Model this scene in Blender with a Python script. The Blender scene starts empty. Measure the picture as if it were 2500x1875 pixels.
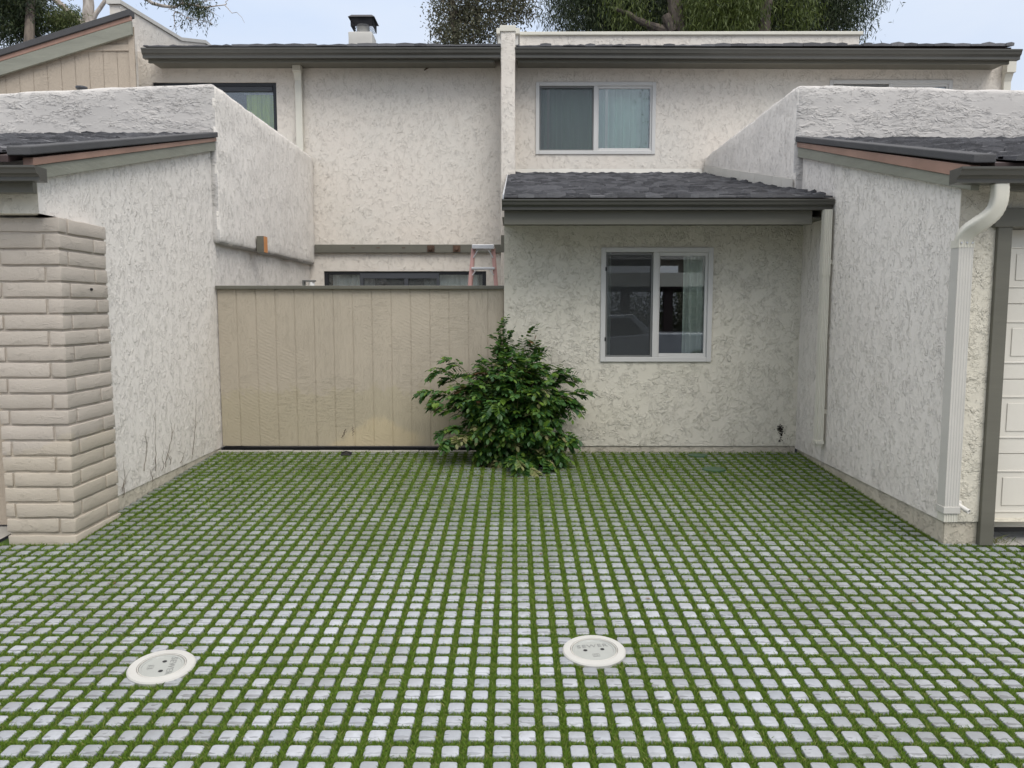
import bpy, bmesh, math, random
import numpy as np
from mathutils import Vector, Matrix, noise as mnoise
random.seed(7); rng = np.random.default_rng(7)
S = bpy.context.scene; COL = S.collection
R = math.radians

# ------------------------------------------------------------------ camera
F, CX, CY, HZ, VX, EYE = 1875.0, 1250.0, 937.5, 755.0, 1257.0, 1.489
TH = math.atan((CY-HZ)/F); PSI = math.atan((VX-CX)/(F/math.cos(TH)))
fwd = Vector((-math.sin(PSI)*math.cos(TH), math.cos(PSI)*math.cos(TH), -math.sin(TH)))
rgt = Vector((math.cos(PSI), math.sin(PSI), 0)); upv = rgt.cross(fwd)
cam = bpy.data.objects.new('camera', bpy.data.cameras.new('camera')); COL.objects.link(cam)
cam.data.sensor_width = 36; cam.data.lens = 36*F/2500
cam.data.clip_start = 0.05; cam.data.clip_end = 2000
cam.matrix_world = Matrix(((rgt.x, upv.x, -fwd.x, 0), (rgt.y, upv.y, -fwd.y, 0), (rgt.z, upv.z, -fwd.z, EYE), (0, 0, 0, 1)))
S.camera = cam
EY = Vector((0, 0, EYE))
def ray(px, py): return fwd*F + rgt*(px-CX) + upv*(CY-py)
def aY(px, py, Y): d = ray(px, py); return EY + d*(Y/d.y)
def aX(px, py, X): d = ray(px, py); return EY + d*(X/d.x)

# ------------------------------------------------------------------ world, sun, exposure
W = bpy.data.worlds.new('World'); S.world = W; W.use_nodes = True
SUN_EL, SUN_AZ = 50, 150          # azimuth measured clockwise from +Y (into the scene)
nt = W.node_tree; nt.nodes.clear()
def wn(t): return nt.nodes.new(t)
sky = wn('ShaderNodeTexSky'); sky.sky_type = 'NISHITA'; sky.sun_disc = False
sky.sun_elevation = R(SUN_EL); sky.sun_rotation = R(SUN_AZ); sky.air_density = 1.2; sky.dust_density = 3
b1 = wn('ShaderNodeBackground'); b1.inputs[1].default_value = 0.10
nt.links.new(sky.outputs[0], b1.inputs[0])
tc = wn('ShaderNodeTexCoord'); sep = wn('ShaderNodeSeparateXYZ'); nt.links.new(tc.outputs['Generated'], sep.inputs[0])
ov = wn('ShaderNodeValToRGB'); nt.links.new(sep.outputs[2], ov.inputs[0])
ov.color_ramp.elements[0].position = 0.0; ov.color_ramp.elements[0].color = (0.60, 0.65, 0.75, 1)
ov.color_ramp.elements[1].position = 1.0; ov.color_ramp.elements[1].color = (2.40, 2.27, 2.14, 1)
e = ov.color_ramp.elements.new(0.4); e.color = (0.63, 0.74, 0.93, 1)
mp = wn('ShaderNodeMapping'); mp.inputs['Scale'].default_value = (1, 1, 3); nt.links.new(tc.outputs['Generated'], mp.inputs[0])
cn = wn('ShaderNodeTexNoise'); cn.inputs['Scale'].default_value = 3.2; cn.inputs['Detail'].default_value = 5
nt.links.new(mp.outputs[0], cn.inputs['Vector'])
cr = wn('ShaderNodeMapRange'); cr.inputs[1].default_value = 0.4; cr.inputs[2].default_value = 0.72
cr.inputs[3].default_value = 0.0; cr.inputs[4].default_value = 0.6; nt.links.new(cn.outputs[0], cr.inputs[0])
mx = wn('ShaderNodeMix'); mx.data_type = 'RGBA'; nt.links.new(cr.outputs[0], mx.inputs[0])
nt.links.new(ov.outputs[0], mx.inputs[6]); mx.inputs[7].default_value = (0.80, 0.84, 0.90, 1)
b2 = wn('ShaderNodeBackground'); b2.inputs[1].default_value = 1.0; nt.links.new(mx.outputs[2], b2.inputs[0])
ms = wn('ShaderNodeMixShader'); ms.inputs[0].default_value = 0.85
nt.links.new(b1.outputs[0], ms.inputs[1]); nt.links.new(b2.outputs[0], ms.inputs[2])
wo = wn('ShaderNodeOutputWorld'); nt.links.new(ms.outputs[0], wo.inputs[0])
sun = bpy.data.objects.new('sun', bpy.data.lights.new('sun', 'SUN')); COL.objects.link(sun)
sun.data.energy = 1.45; sun.data.angle = R(35); sun.data.color = (1.0, 0.965, 0.91)
az = R(SUN_AZ); el = R(SUN_EL)
sv = Vector((math.sin(az)*math.cos(el), math.cos(az)*math.cos(el), math.sin(el)))
sun.rotation_euler = sv.to_track_quat('Z', 'Y').to_euler()
S.view_settings.view_transform = 'Standard'; S.view_settings.look = 'None'
S.view_settings.exposure = 0.25; S.view_settings.gamma = 1; S.view_settings.use_curve_mapping = False

# ------------------------------------------------------------------ helpers: things and meshes
BASE = {}
def tag(o, label=None, cat=None, group=None, kind=None):
    if label: o['label'] = label
    if cat: o['category'] = cat
    if group: o['group'] = group
    if kind: o['kind'] = kind
def thing(name, label, cat, loc=(0, 0, 0), group=None):
    o = bpy.data.objects.new(name, None); COL.objects.link(o); o.location = loc
    o.empty_display_size = 0.1; BASE[o.name] = Vector(loc); tag(o, label, cat, group); return o
class MB:
    def __init__(s): s.v = []; s.f = []
    def add(s, vs, fs):
        n = len(s.v); s.v += [tuple(v) for v in vs]; s.f += [tuple(i+n for i in f) for f in fs]; return s
    def box(s, x0, x1, y0, y1, z0, z1):
        return s.add([(x0,y0,z0),(x1,y0,z0),(x1,y1,z0),(x0,y1,z0),(x0,y0,z1),(x1,y0,z1),(x1,y1,z1),(x0,y1,z1)],
                     [(0,3,2,1),(4,5,6,7),(0,1,5,4),(1,2,6,5),(2,3,7,6),(3,0,4,7)])
    def quad(s, a, b, c, d): return s.add([a, b, c, d], [(0,1,2,3)])
    def prism_x(s, prof, x0, x1, cap=True):        # profile of (y, z), extruded along X
        n = len(prof); vs = [(x0,y,z) for y,z in prof] + [(x1,y,z) for y,z in prof]
        fs = [(i,(i+1)%n,(i+1)%n+n,i+n) for i in range(n)]
        if cap: fs += [tuple(range(n))[::-1], tuple(range(n,2*n))]
        return s.add(vs, fs)
    def prism_y(s, prof, y0, y1):
        n = len(prof); vs = [(x,y0,z) for x,z in prof] + [(x,y1,z) for x,z in prof]
        fs = [(i,(i+1)%n,(i+1)%n+n,i+n) for i in range(n)] + [tuple(range(n))[::-1], tuple(range(n,2*n))]
        return s.add(vs, fs)
    def tube(s, pts, rad, n=8, sq=None, cap=True):    # rad: number or list; sq=(wx, wd) gives a rounded box section
        pts = [Vector(p) for p in pts]; m = len(pts)
        rs = rad if isinstance(rad, (list, tuple)) else [rad]*m
        rings = []; ref = None
        for i, p in enumerate(pts):
            t = (pts[min(i+1,m-1)]-pts[max(i-1,0)]).normalized()
            if ref is None:
                ref = Vector((0,1,0)) if abs(t.y) < 0.9 else Vector((1,0,0))
            u = (ref - t*ref.dot(t)).normalized(); ref = u; w = t.cross(u)
            ring = []
            for k in range(n):
                a = 2*math.pi*(k+0.5)/n
                ca, sa = math.cos(a), math.sin(a)
                if sq:
                    q = 1.0/max(abs(ca), abs(sa)); q = min(q, 1.34)
                    ring.append(p + u*(ca*q*sq[1]*rs[i]) + w*(sa*q*sq[0]*rs[i]))
                else: ring.append(p + u*(ca*rs[i]) + w*(sa*rs[i]))
            rings.append(ring)
        vs = [v for r_ in rings for v in r_]; fs = []
        for i in range(m-1):
            for k in range(n):
                a = i*n+k; b = i*n+(k+1)%n; fs.append((a, b, b+n, a+n))
        if cap: fs += [tuple(range(n))[::-1], tuple(range((m-1)*n, m*n))]
        return s.add(vs, fs)
    def build(s, name, mat, parent=None, smooth=False, bevel=0, fix=False):
        me = bpy.data.meshes.new(name)
        r = Vector((0,0,0)); p = parent
        if parent is not None: r = BASE[parent.name]
        me.from_pydata([(v[0]-r.x, v[1]-r.y, v[2]-r.z) for v in s.v], [], s.f)
        if fix or bevel:
            bm = bmesh.new(); bm.from_mesh(me); bmesh.ops.recalc_face_normals(bm, faces=bm.faces)
            if bevel:
                bmesh.ops.bevel(bm, geom=[e for e in bm.edges if len(e.link_faces) == 2 and e.calc_face_angle(0) > 0.5],
                                offset=bevel, segments=2, affect='EDGES', profile=0.5)
            bm.to_mesh(me); bm.free()
        me.update()
        if smooth: me.polygons.foreach_set('use_smooth', [True]*len(me.polygons))
        if mat: me.materials.append(mat)
        o = bpy.data.objects.new(name, me); COL.objects.link(o)
        BASE[o.name] = r.copy()
        if parent is not None: o.parent = parent
        return o
def npmesh(name, verts, faces_flat, nper, mat, parent=None, smooth=False):
    me = bpy.data.meshes.new(name); nv = len(verts); nf = len(faces_flat)//nper
    r = BASE[parent.name] if parent is not None else Vector((0,0,0))
    me.vertices.add(nv); me.vertices.foreach_set('co', (verts - np.array(r)).astype(np.float32).ravel())
    me.loops.add(nf*nper); me.loops.foreach_set('vertex_index', faces_flat.astype(np.int32))
    me.polygons.add(nf); me.polygons.foreach_set('loop_start', np.arange(nf, dtype=np.int32)*nper)
    me.update(calc_edges=True); me.validate()
    if smooth: me.polygons.foreach_set('use_smooth', [True]*nf)
    me.materials.append(mat)
    o = bpy.data.objects.new(name, me); COL.objects.link(o); BASE[o.name] = Vector(r)
    if parent is not None: o.parent = parent
    return o

# ------------------------------------------------------------------ materials
class NT:
    def __init__(s, name):
        s.m = bpy.data.materials.new(name); s.m.use_nodes = True; s.t = s.m.node_tree
        s.b = s.t.nodes['Principled BSDF']; s.out = s.t.nodes['Material Output']
        s.g = s.t.nodes.new('ShaderNodeNewGeometry')
    def n(s, t, **kw):
        x = s.t.nodes.new(t)
        for k, v in kw.items(): setattr(x, k, v)
        return x
    def l(s, a, b): s.t.links.new(a, b)
    def pos(s, sc=(1,1,1)):
        x = s.n('ShaderNodeVectorMath', operation='MULTIPLY'); s.l(s.g.outputs['Position'], x.inputs[0]); x.inputs[1].default_value = sc
        return x.outputs[0]
    def noise(s, vec, scale, detail=4, rough=0.55, dist=0.0):
        x = s.n('ShaderNodeTexNoise'); s.l(vec, x.inputs['Vector']); x.inputs['Scale'].default_value = scale
        x.inputs['Detail'].default_value = detail; x.inputs['Roughness'].default_value = rough; x.inputs['Distortion'].default_value = dist
        return x.outputs[0]
    def mth(s, op, a, b=None, c=None):
        x = s.n('ShaderNodeMath', operation=op)
        for i, v in enumerate((a, b, c)):
            if v is None: continue
            if isinstance(v, (int, float)): x.inputs[i].default_value = v
            else: s.l(v, x.inputs[i])
        return x.outputs[0]
    def rng(s, v, a, b, c=0.0, d=1.0, smooth=False):
        x = s.n('ShaderNodeMapRange'); s.l(v, x.inputs[0])
        if smooth: x.interpolation_type = 'SMOOTHSTEP'
        for i, q in enumerate((a, b, c, d)): x.inputs[i+1].default_value = q
        return x.outputs[0]
    def mix(s, f, a, b):
        x = s.n('ShaderNodeMix'); x.data_type = 'RGBA'
        for i, v in ((0, f), (6, a), (7, b)):
            if isinstance(v, (int, float)): x.inputs[i].default_value = v
            elif isinstance(v, (tuple, list)): x.inputs[i].default_value = (*v[:3], 1)
            else: s.l(v, x.inputs[i])
        return x.outputs[2]
    def bump(s, h, dist=0.01, strength=1.0):
        x = s.n('ShaderNodeBump'); s.l(h, x.inputs['Height']); x.inputs['Distance'].default_value = dist
        x.inputs['Strength'].default_value = strength; s.l(x.outputs[0], s.b.inputs['Normal']); return x
    def col(s, v):
        if isinstance(v, tuple): s.b.inputs['Base Color'].default_value = (*v, 1)
        else: s.l(v, s.b.inputs['Base Color'])
    def rough(s, v):
        if isinstance(v, (int, float)): s.b.inputs['Roughness'].default_value = v
        else: s.l(v, s.b.inputs['Roughness'])
    def spec(s, v): s.b.inputs['Specular IOR Level'].default_value = v
def mul(c, k): return tuple(x*k for x in c)
def plain(name, c, rough=0.6, metal=0.0, spec=0.4, var=0.08, grain=0.0, gs=40, gd=0.002, stretch=(1,1,1)):
    m = NT(name); p = m.pos(stretch)
    n1 = m.noise(p, 2.3, 5, 0.6); m.col(m.mix(m.rng(n1, 0.3, 0.7), mul(c, 1-var), mul(c, 1+var)))
    m.rough(rough); m.b.inputs['Metallic'].default_value = metal; m.spec(spec)
    if grain: m.bump(m.noise(p, gs, 4, 0.6), gd, grain)
    return m.m

def stucco(name, c, tint, stretch, scale=14.0, K=3.0, dist=0.007, mask_lo=0.44, mask_hi=0.56, seed=0.0, grime=0.0, edge_k=0.5, pw=3.0):
    """hand-trowelled lace finish: flat plaster broken by torn laps with thin sharp edges"""
    m = NT(name)
    off = m.n('ShaderNodeVectorMath', operation='ADD'); m.l(m.pos(stretch), off.inputs[0]); off.inputs[1].default_value = (seed, seed*1.7, seed*.3)
    p = off.outputs[0]
    base = m.noise(p, scale, 3.5, 0.62, 0.5)
    saw = m.mth('FRACT', m.mth('MULTIPLY', base, K*1.9))
    sawp = m.mth('POWER', saw, pw)
    msk = m.rng(m.noise(p, scale*0.55, 3, 0.6, 0.3), mask_lo, mask_hi, 0, 1, True)
    base2 = m.noise(p, scale*2.1, 3, 0.6, 0.5)
    saw2 = m.mth('FRACT', m.mth('MULTIPLY', base2, K*1.3))
    saw2p = m.mth('POWER', saw2, pw)
    msk2 = m.rng(m.noise(p, scale*0.8, 3, 0.6, 0.2), 0.47, 0.57, 0.05, 0.6, True)
    fine = m.noise(m.pos((1,1,1)), 110, 4, 0.7)
    h = m.mth('ADD', m.mth('MULTIPLY', sawp, msk), m.mth('MULTIPLY', saw2p, msk2))
    h = m.mth('ADD', h, m.mth('MULTIPLY', fine, 0.22))
    h = m.mth('ADD', h, m.mth('MULTIPLY', m.noise(p, scale*0.4, 2, 0.5), 1.2))
    m.bump(h, dist, 1.0)
    blot = m.noise(m.pos((1,1,1)), 0.9, 5, 0.65)
    cc = m.mix(m.rng(blot, 0.35, 0.68), c, tint)
    cc = m.mix(m.rng(m.noise(m.pos((1,1,0.35)), 3.1, 5, 0.7), 0.45, 0.8, 0, 0.25), cc, mul(c, 0.88))
    # dark line painted along the torn laps in place of their shade
    edge = m.mth('ADD', m.mth('MULTIPLY', m.rng(saw, 0.93, 0.985), msk), m.mth('MULTIPLY', m.rng(saw2, 0.92, 0.985), msk2))
    cc = m.mix(m.mth('MULTIPLY', edge, edge_k), cc, mul(c, 0.42))
    if grime:
        sz = m.n('ShaderNodeSeparateXYZ'); m.l(m.g.outputs['Position'], sz.inputs[0])
        gr = m.mth('MULTIPLY', m.rng(sz.outputs[2], 0.0, 0.35, 1, 0), m.rng(m.noise(m.pos((1,1,1)), 5, 6, 0.7), 0.45, 0.7))
        cc = m.mix(m.mth('MULTIPLY', gr, grime), cc, (0.40, 0.35, 0.28))
    m.col(cc); m.rough(0.85); m.spec(0.25)
    return m.m
M = {}
M['st_front'] = stucco('stucco_warm', (0.70, 0.645, 0.575), (0.67, 0.635, 0.575), (1, 1, 0.8), 14, 2.6, 0.0058, 0.36, 0.66, edge_k=.08, pw=3.5)
M['st_low'] = stucco('stucco_cream', (0.665, 0.63, 0.545), (0.63, 0.60, 0.505), (1, 1, 1), 14, 2.8, 0.0068, 0.36, 0.64, seed=3, grime=0.3, edge_k=.10, pw=3.5)
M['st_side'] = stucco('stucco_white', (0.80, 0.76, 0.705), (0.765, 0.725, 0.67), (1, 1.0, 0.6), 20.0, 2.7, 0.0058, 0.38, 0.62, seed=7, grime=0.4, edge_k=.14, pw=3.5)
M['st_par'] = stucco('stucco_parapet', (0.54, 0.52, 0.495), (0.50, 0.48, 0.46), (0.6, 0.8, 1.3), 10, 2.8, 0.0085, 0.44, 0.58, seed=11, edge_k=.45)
M['found'] = stucco('foundation_cement', (0.62, 0.57, 0.47), (0.50, 0.455, 0.37), (1, 1, 1), 18, 3, 0.006, seed=5)
M['olive'] = plain('olive_paint', (0.130, 0.126, 0.102), 0.45, var=0.1, grain=0.25, gs=18, gd=0.004, stretch=(0.3, 0.3, 3))
M['olive_dark'] = plain('olive_metal', (0.080, 0.078, 0.068), 0.35, var=0.08)
M['olive_pale'] = plain('weathered_olive_board', (0.235, 0.238, 0.195), 0.6, var=0.14, grain=0.6, gs=14, gd=0.006, stretch=(0.8, 0.8, 4))
M['rust'] = plain('copper_brown_flashing', (0.31, 0.19, 0.145), 0.5, var=0.18)
M['cream'] = plain('cream_metal', (0.63, 0.61, 0.53), 0.4, var=0.05)
M['white_metal'] = plain('white_painted_metal', (0.52, 0.505, 0.465), 0.4, var=0.07)
M['vinyl'] = plain('white_vinyl', (0.57, 0.565, 0.545), 0.35, var=0.03)
M['black_al'] = plain('black_aluminium', (0.022, 0.024, 0.028), 0.35)
M['dark_al'] = plain('dark_grey_frame', (0.06, 0.065, 0.075), 0.4)
M['grey_al'] = plain('grey_screen_frame', (0.17, 0.175, 0.17), 0.5)
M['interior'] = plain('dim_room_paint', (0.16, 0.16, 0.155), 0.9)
M['fascia_brown'] = plain('dark_brown_trim', (0.05, 0.032, 0.03), 0.6)
M['orange_wood'] = plain('fresh_cut_wood', (0.55, 0.24, 0.09), 0.7, var=0.2, grain=0.5, gs=60)
M['rust_iron'] = plain('rusty_iron', (0.10, 0.06, 0.04), 0.8, var=0.5, grain=1, gs=80)
M['pink'] = plain('faded_pink_fibreglass', (0.47, 0.28, 0.26), 0.5, var=0.1)
M['alu'] = plain('brushed_aluminium', (0.60, 0.61, 0.63), 0.35, 0.6)
M['black'] = plain('black_plastic', (0.015, 0.015, 0.016), 0.5)
M['pvc'] = plain('white_pvc', (0.72, 0.70, 0.66), 0.35)
M['green_lid'] = plain('green_plastic', (0.05, 0.10, 0.055), 0.5, grain=.4)
M['soil'] = plain('dark_soil', (0.022, 0.018, 0.014), 0.95, var=0.5, grain=1, gs=60, gd=0.02)
M['wire'] = plain('dark_mesh', (0.04, 0.04, 0.045), 0.5, 0.5)

def leafmat(name, cols, rough=0.45, trans=0.25):
    m = NT(name); rp = m.n('ShaderNodeValToRGB'); m.l(m.g.outputs['Random Per Island'], rp.inputs[0])
    cr_ = rp.color_ramp
    while len(cr_.elements) < len(cols): cr_.elements.new(0.5)
    for i, c in enumerate(cols):
        cr_.elements[i].position = i/(len(cols)-1); cr_.elements[i].color = (*c, 1)
    m.col(rp.outputs[0]); m.rough(rough); m.spec(0.35)
    tr = m.n('ShaderNodeBsdfTranslucent'); m.l(rp.outputs[0], tr.inputs[0])
    mxs = m.n('ShaderNodeMixShader'); mxs.inputs[0].default_value = trans
    m.l(m.b.outputs[0], mxs.inputs[1]); m.l(tr.outputs[0], mxs.inputs[2]); m.l(mxs.outputs[0], m.out.inputs[0])
    return m.m
def glassmat(name, tint=(1,1,1), refl=1.0, haze=0.0):
    m = NT(name); t = m.t; t.nodes.remove(m.b)
    tr = m.n('ShaderNodeBsdfTransparent'); tr.inputs[0].default_value = (*tint, 1)
    gl = m.n('ShaderNodeBsdfGlossy'); gl.inputs['Roughness'].default_value = 0.01; gl.inputs[0].default_value = (0.95, 0.97, 1, 1)
    fr = m.n('ShaderNodeFresnel'); fr.inputs[0].default_value = 1.55
    k = m.mth('ADD', m.mth('MULTIPLY', fr.outputs[0], 1.5*refl), 0.04)
    mxs = m.n('ShaderNodeMixShader'); m.l(k, mxs.inputs[0]); m.l(tr.outputs[0], mxs.inputs[1]); m.l(gl.outputs[0], mxs.inputs[2])
    m.l(mxs.outputs[0], m.out.inputs[0]); return m.m
M['glass'] = glassmat('window_glass', (0.93, 0.955, 0.94))
def screenmat():
    m = NT('insect_screen'); t = m.t
    m.col((0.055, 0.06, 0.062)); m.rough(0.7)
    tr = m.n('ShaderNodeBsdfTransparent'); mxs = m.n('ShaderNodeMixShader'); mxs.inputs[0].default_value = 0.45
    m.l(tr.outputs[0], mxs.inputs[1]); m.l(m.b.outputs[0], mxs.inputs[2]); m.l(mxs.outputs[0], m.out.inputs[0]); return m.m
M['screen'] = screenmat()
M['curtain_green'] = plain('pale_green_curtain', (0.64, 0.82, 0.69), 0.9, var=0.05)
M['curtain_lime'] = plain('lime_curtain', (0.50, 0.60, 0.10), 0.9, var=0.1)
M['curtain_white'] = plain('white_curtain', (0.86, 0.87, 0.86), 0.9, var=0.05)
M['curtain_cream'] = plain('cream_green_curtain', (0.80, 0.84, 0.78), 0.9, var=0.05)

def shinglemat():
    m = NT('charcoal_shingle'); rp = m.n('ShaderNodeValToRGB'); m.l(m.g.outputs['Random Per Island'], rp.inputs[0])
    rp.color_ramp.elements[0].color = (0.070, 0.070, 0.074, 1); rp.color_ramp.elements[1].color = (0.22, 0.22, 0.23, 1)
    n_ = m.noise(m.pos(), 90, 3, 0.7); m.col(m.mix(m.rng(n_, 0.35, 0.7, 0, 0.6), rp.outputs[0], (0.15, 0.15, 0.16)))
    m.rough(0.9); m.spec(0.2); m.bump(m.noise(m.pos(), 160, 3, 0.7), 0.006, 1.0); return m.m
M['shingle'] = shinglemat()
M['rollroof'] = plain('mineral_roof_edge', (0.075, 0.075, 0.078), 0.95, var=0.15, grain=1, gs=150, gd=0.004)

def sidingmat(name, c, patch=True):
    m = NT(name); p = m.pos((1, 1, 1))
    p2 = m.pos((3.0, 1, 22)); p3 = m.pos((14, 1, 2.2))
    a = m.noise(p2, 1.6, 5, 0.6, 1.2); b = m.noise(p3, 1.3, 4, 0.6, 1.6)
    k = m.rng(m.noise(p, 1.7, 2), 0.42, 0.56, 0, 1, True)
    wv = m.n('ShaderNodeTexWave', bands_direction='DIAGONAL'); m.l(m.pos((1.2, 0, 2.6)), wv.inputs['Vector']); wv.inputs['Scale'].default_value = 6.5
    wv.inputs['Distortion'].default_value = 4; wv.inputs['Detail'].default_value = 3
    k2 = m.rng(m.noise(m.pos((1.4, 1, .5)), 1.1, 2), 0.46, 0.56, 0, 1, True)
    a = m.mix(m.mth('MULTIPLY', k2, 0.75), a, m.mth('MULTIPLY', wv.outputs[1], 0.35))
    h = m.mix(k, a, b)
    saw = m.mth('FRACT', m.mth('MULTIPLY', h, 7)); saw = m.mth('POWER', saw, 3)
    m.bump(m.mth('ADD', m.mth('MULTIPLY', saw, 0.6), m.noise(p, 60, 4, 0.6)), 0.0034, 0.8)
    cc = m.mix(m.rng(m.noise(p, 1.1, 4, 0.6), 0.3, 0.7), mul(c, 0.93), mul(c, 1.06))
    if patch:   # old paint showing through near the foot of the fence
        sz = m.n('ShaderNodeSeparateXYZ'); m.l(m.g.outputs['Position'], sz.inputs[0])
        zz = m.mth('ADD', sz.outputs[2], m.mth('MULTIPLY', m.noise(p, 4.5, 5, 0.7), 0.5))
        low = m.rng(zz, 0.85, 0.93, 1, 0, True)
        cc = m.mix(m.mth('MULTIPLY', low, 0.55), cc, mul((c[0], c[1]*1.0, c[2]*0.86), 0.93))
        dx = m.mth('ADD', sz.outputs[0], 1.48); dz = m.mth('MULTIPLY', m.mth('SUBTRACT', sz.outputs[2], 0.02), 1.7)
        rr = m.mth('SQRT', m.mth('ADD', m.mth('MULTIPLY', dx, dx), m.mth('MULTIPLY', dz, dz)))
        rr = m.mth('ADD', rr, m.mth('MULTIPLY', m.mth('SUBTRACT', m.noise(p, 3.5, 5, 0.6), 0.5), 0.7))
        cc = m.mix(m.rng(rr, 0.36, 0.56, 0.6, 0, True), cc, (0.56, 0.47, 0.30))
    m.col(cc); m.rough(0.6); m.spec(0.3); return m.m
M['siding'] = sidingmat('tan_siding', (0.445, 0.392, 0.312))
M['siding2'] = sidingmat('tan_gable_siding', (0.44, 0.375, 0.30), False)

def brickmat():
    m = NT('painted_slump_brick'); p = m.pos()
    sz = m.n('ShaderNodeSeparateXYZ'); m.l(m.g.outputs['Position'], sz.inputs[0])
    rp = m.g.outputs['Random Per Island']
    c = m.mix(rp, (0.44, 0.395, 0.34), (0.52, 0.465, 0.405))
    zz = m.mth('ADD', sz.outputs[2], m.mth('MULTIPLY', m.noise(p, 6, 4, 0.6), 0.35))
    zz = m.mth('ADD', zz, m.mth('MULTIPLY', sz.outputs[0], -0.25))
    c = m.mix(m.rng(zz, 1.50, 1.56, 0.9, 0, True), c, (0.49, 0.435, 0.355))
    m.col(c); m.rough(0.75); m.spec(0.25)
    h = m.mth('POWER', m.mth('FRACT', m.mth('MULTIPLY', m.noise(m.pos((1, 1, 2.2)), 7, 5, 0.6, 1), 3)), 4)
    m.bump(m.mth('ADD', m.mth('MULTIPLY', h, 0.5), m.noise(p, 95, 5, 0.75)), 0.006, 0.9); return m.m
M['brick'] = brickmat()

def pavermat():
    m = NT('grey_paver_block'); p = m.pos(); rp = m.g.outputs['Random Per Island']
    c = m.mix(rp, (0.29, 0.31, 0.34), (0.43, 0.45, 0.485))
    c = m.mix(m.rng(m.noise(p, 34, 4, 0.65), 0.35, 0.75, 0, 0.35), c, (0.20, 0.205, 0.215))
    sz = m.n('ShaderNodeSeparateXYZ'); m.l(m.g.outputs['Position'], sz.inputs[0])
    v = m.mth('FRACT', m.mth('ADD', m.mth('DIVIDE', m.mth('SUBTRACT', sz.outputs[1], 2.806-0.0355-0.1021*42), 0.1021), 0.5))
    # damp pooled along the low edge of some blocks
    ad = m.n('ShaderNodeVectorMath', operation='ADD'); m.l(m.pos((11, 26, 9)), ad.inputs[0]); m.l(m.mth('MULTIPLY', rp, 40), ad.inputs[1])
    nz = m.noise(ad.outputs[0], 1.3, 2, 0.5)
    lowe = m.rng(m.mth('ABSOLUTE', m.mth('SUBTRACT', v, 0.31)), 0.04, 0.14, 1, 0, True)
    wet = m.rng(m.mth('ADD', m.mth('MULTIPLY', lowe, 0.22), nz), 0.66, 0.72, 0, 1, True)
    wet = m.mth('MULTIPLY', wet, m.rng(m.noise(p, 0.8, 2, 0.5), 0.38, 0.55, 0.15, 1))
    big = m.rng(m.noise(p, 0.75, 4, 0.65), 0.42, 0.60, 0, 1, True)
    c = m.mix(m.mth('MULTIPLY', wet, 0.62), c, (0.10, 0.10, 0.105))
    c = m.mix(m.mth('MULTIPLY', big, 0.42), c, (0.17, 0.172, 0.160))
    # green algae tint, darkened towards the house to paint in the walls' dull reflection
    far_tint = m.mth('MULTIPLY', m.rng(sz.outputs[1], 3.7, 6.8, 0, 1, True), m.rng(m.noise(p, 1.6, 5, 0.7), 0.3, 0.6, 0.5, 1))
    c = m.mix(m.mth('MULTIPLY', far_tint, 0.80), c, (0.090, 0.112, 0.070))
    m.col(c); m.rough(m.rng(m.mth('ADD', wet, m.noise(p, 2.2, 3, .6)), 0.35, 1.1, 0.40, 0.12)); m.spec(0.5)
    m.bump(m.noise(p, 120, 3, 0.6), 0.0012, 0.5); return m.m
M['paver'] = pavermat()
M['turf'] = leafmat('turf_blades', [(0.070, 0.130, 0.014), (0.125, 0.22, 0.025), (0.175, 0.285, 0.035), (0.135, 0.235, 0.024), (0.34, 0.34, 0.12)], 0.6, 0.3)
M['turf_bed'] = plain('dark_turf_bed', (0.055, 0.10, 0.015), 0.95, var=0.4, grain=1, gs=120, gd=0.006)
def concmat(name, c):
    m = NT(name); p = m.pos()
    cc = m.mix(m.rng(m.noise(p, 2, 6, 0.7), 0.3, 0.7), mul(c, 0.8), mul(c, 1.12)); m.col(cc); m.rough(0.85)
    m.bump(m.noise(p, 60, 5, 0.7), 0.004, 0.6); return m.m
M['concrete'] = concmat('weathered_concrete', (0.42, 0.40, 0.36)); M['asphalt'] = concmat('old_asphalt', (0.09, 0.09, 0.09))
M['ring'] = plain('white_cement_ring', (0.43, 0.425, 0.40), 0.7, var=0.14, grain=.3, gs=60)
M['lid'] = plain('grey_plastic_lid', (0.33, 0.34, 0.32), 0.28, var=0.15, grain=.4, gs=30, gd=.001)
M['letters'] = plain('worn_lettering', (0.22, 0.225, 0.215), 0.5)
def doormat_():
    m = NT('cream_garage_door'); p = m.pos(); m.col(m.mix(m.rng(m.noise(p, 2, 4), 0.3, 0.7), (0.62, 0.595, 0.53), (0.67, 0.645, 0.58)))
    m.rough(0.45); m.bump(m.noise(m.pos((30, 1, 4)), 3, 4, 0.6), 0.0008, 0.4); return m.m
M['door'] = doormat_()
def barkmat(name, a, b, sc=2.0):
    m = NT(name); p = m.pos((1, 1, 0.35)); m.col(m.mix(m.rng(m.noise(p, sc, 6, 0.65, 0.6), 0.42, 0.6), a, b)); m.rough(0.9)
    m.bump(m.noise(m.pos((3, 3, 0.5)), 5, 5, 0.7), 0.03, 0.7); return m.m
M['bark_pale'] = barkmat('pale_gum_bark', (0.52, 0.47, 0.42), (0.28, 0.24, 0.21), 2.5)
M['bark'] = barkmat('brown_bark', (0.14, 0.115, 0.09), (0.05, 0.04, 0.035))
M['stem'] = plain('brown_green_stem', (0.12, 0.10, 0.05), 0.7)
M['deadvine'] = plain('dead_vine', (0.15, 0.12, 0.09), 0.9, var=.4)

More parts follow.
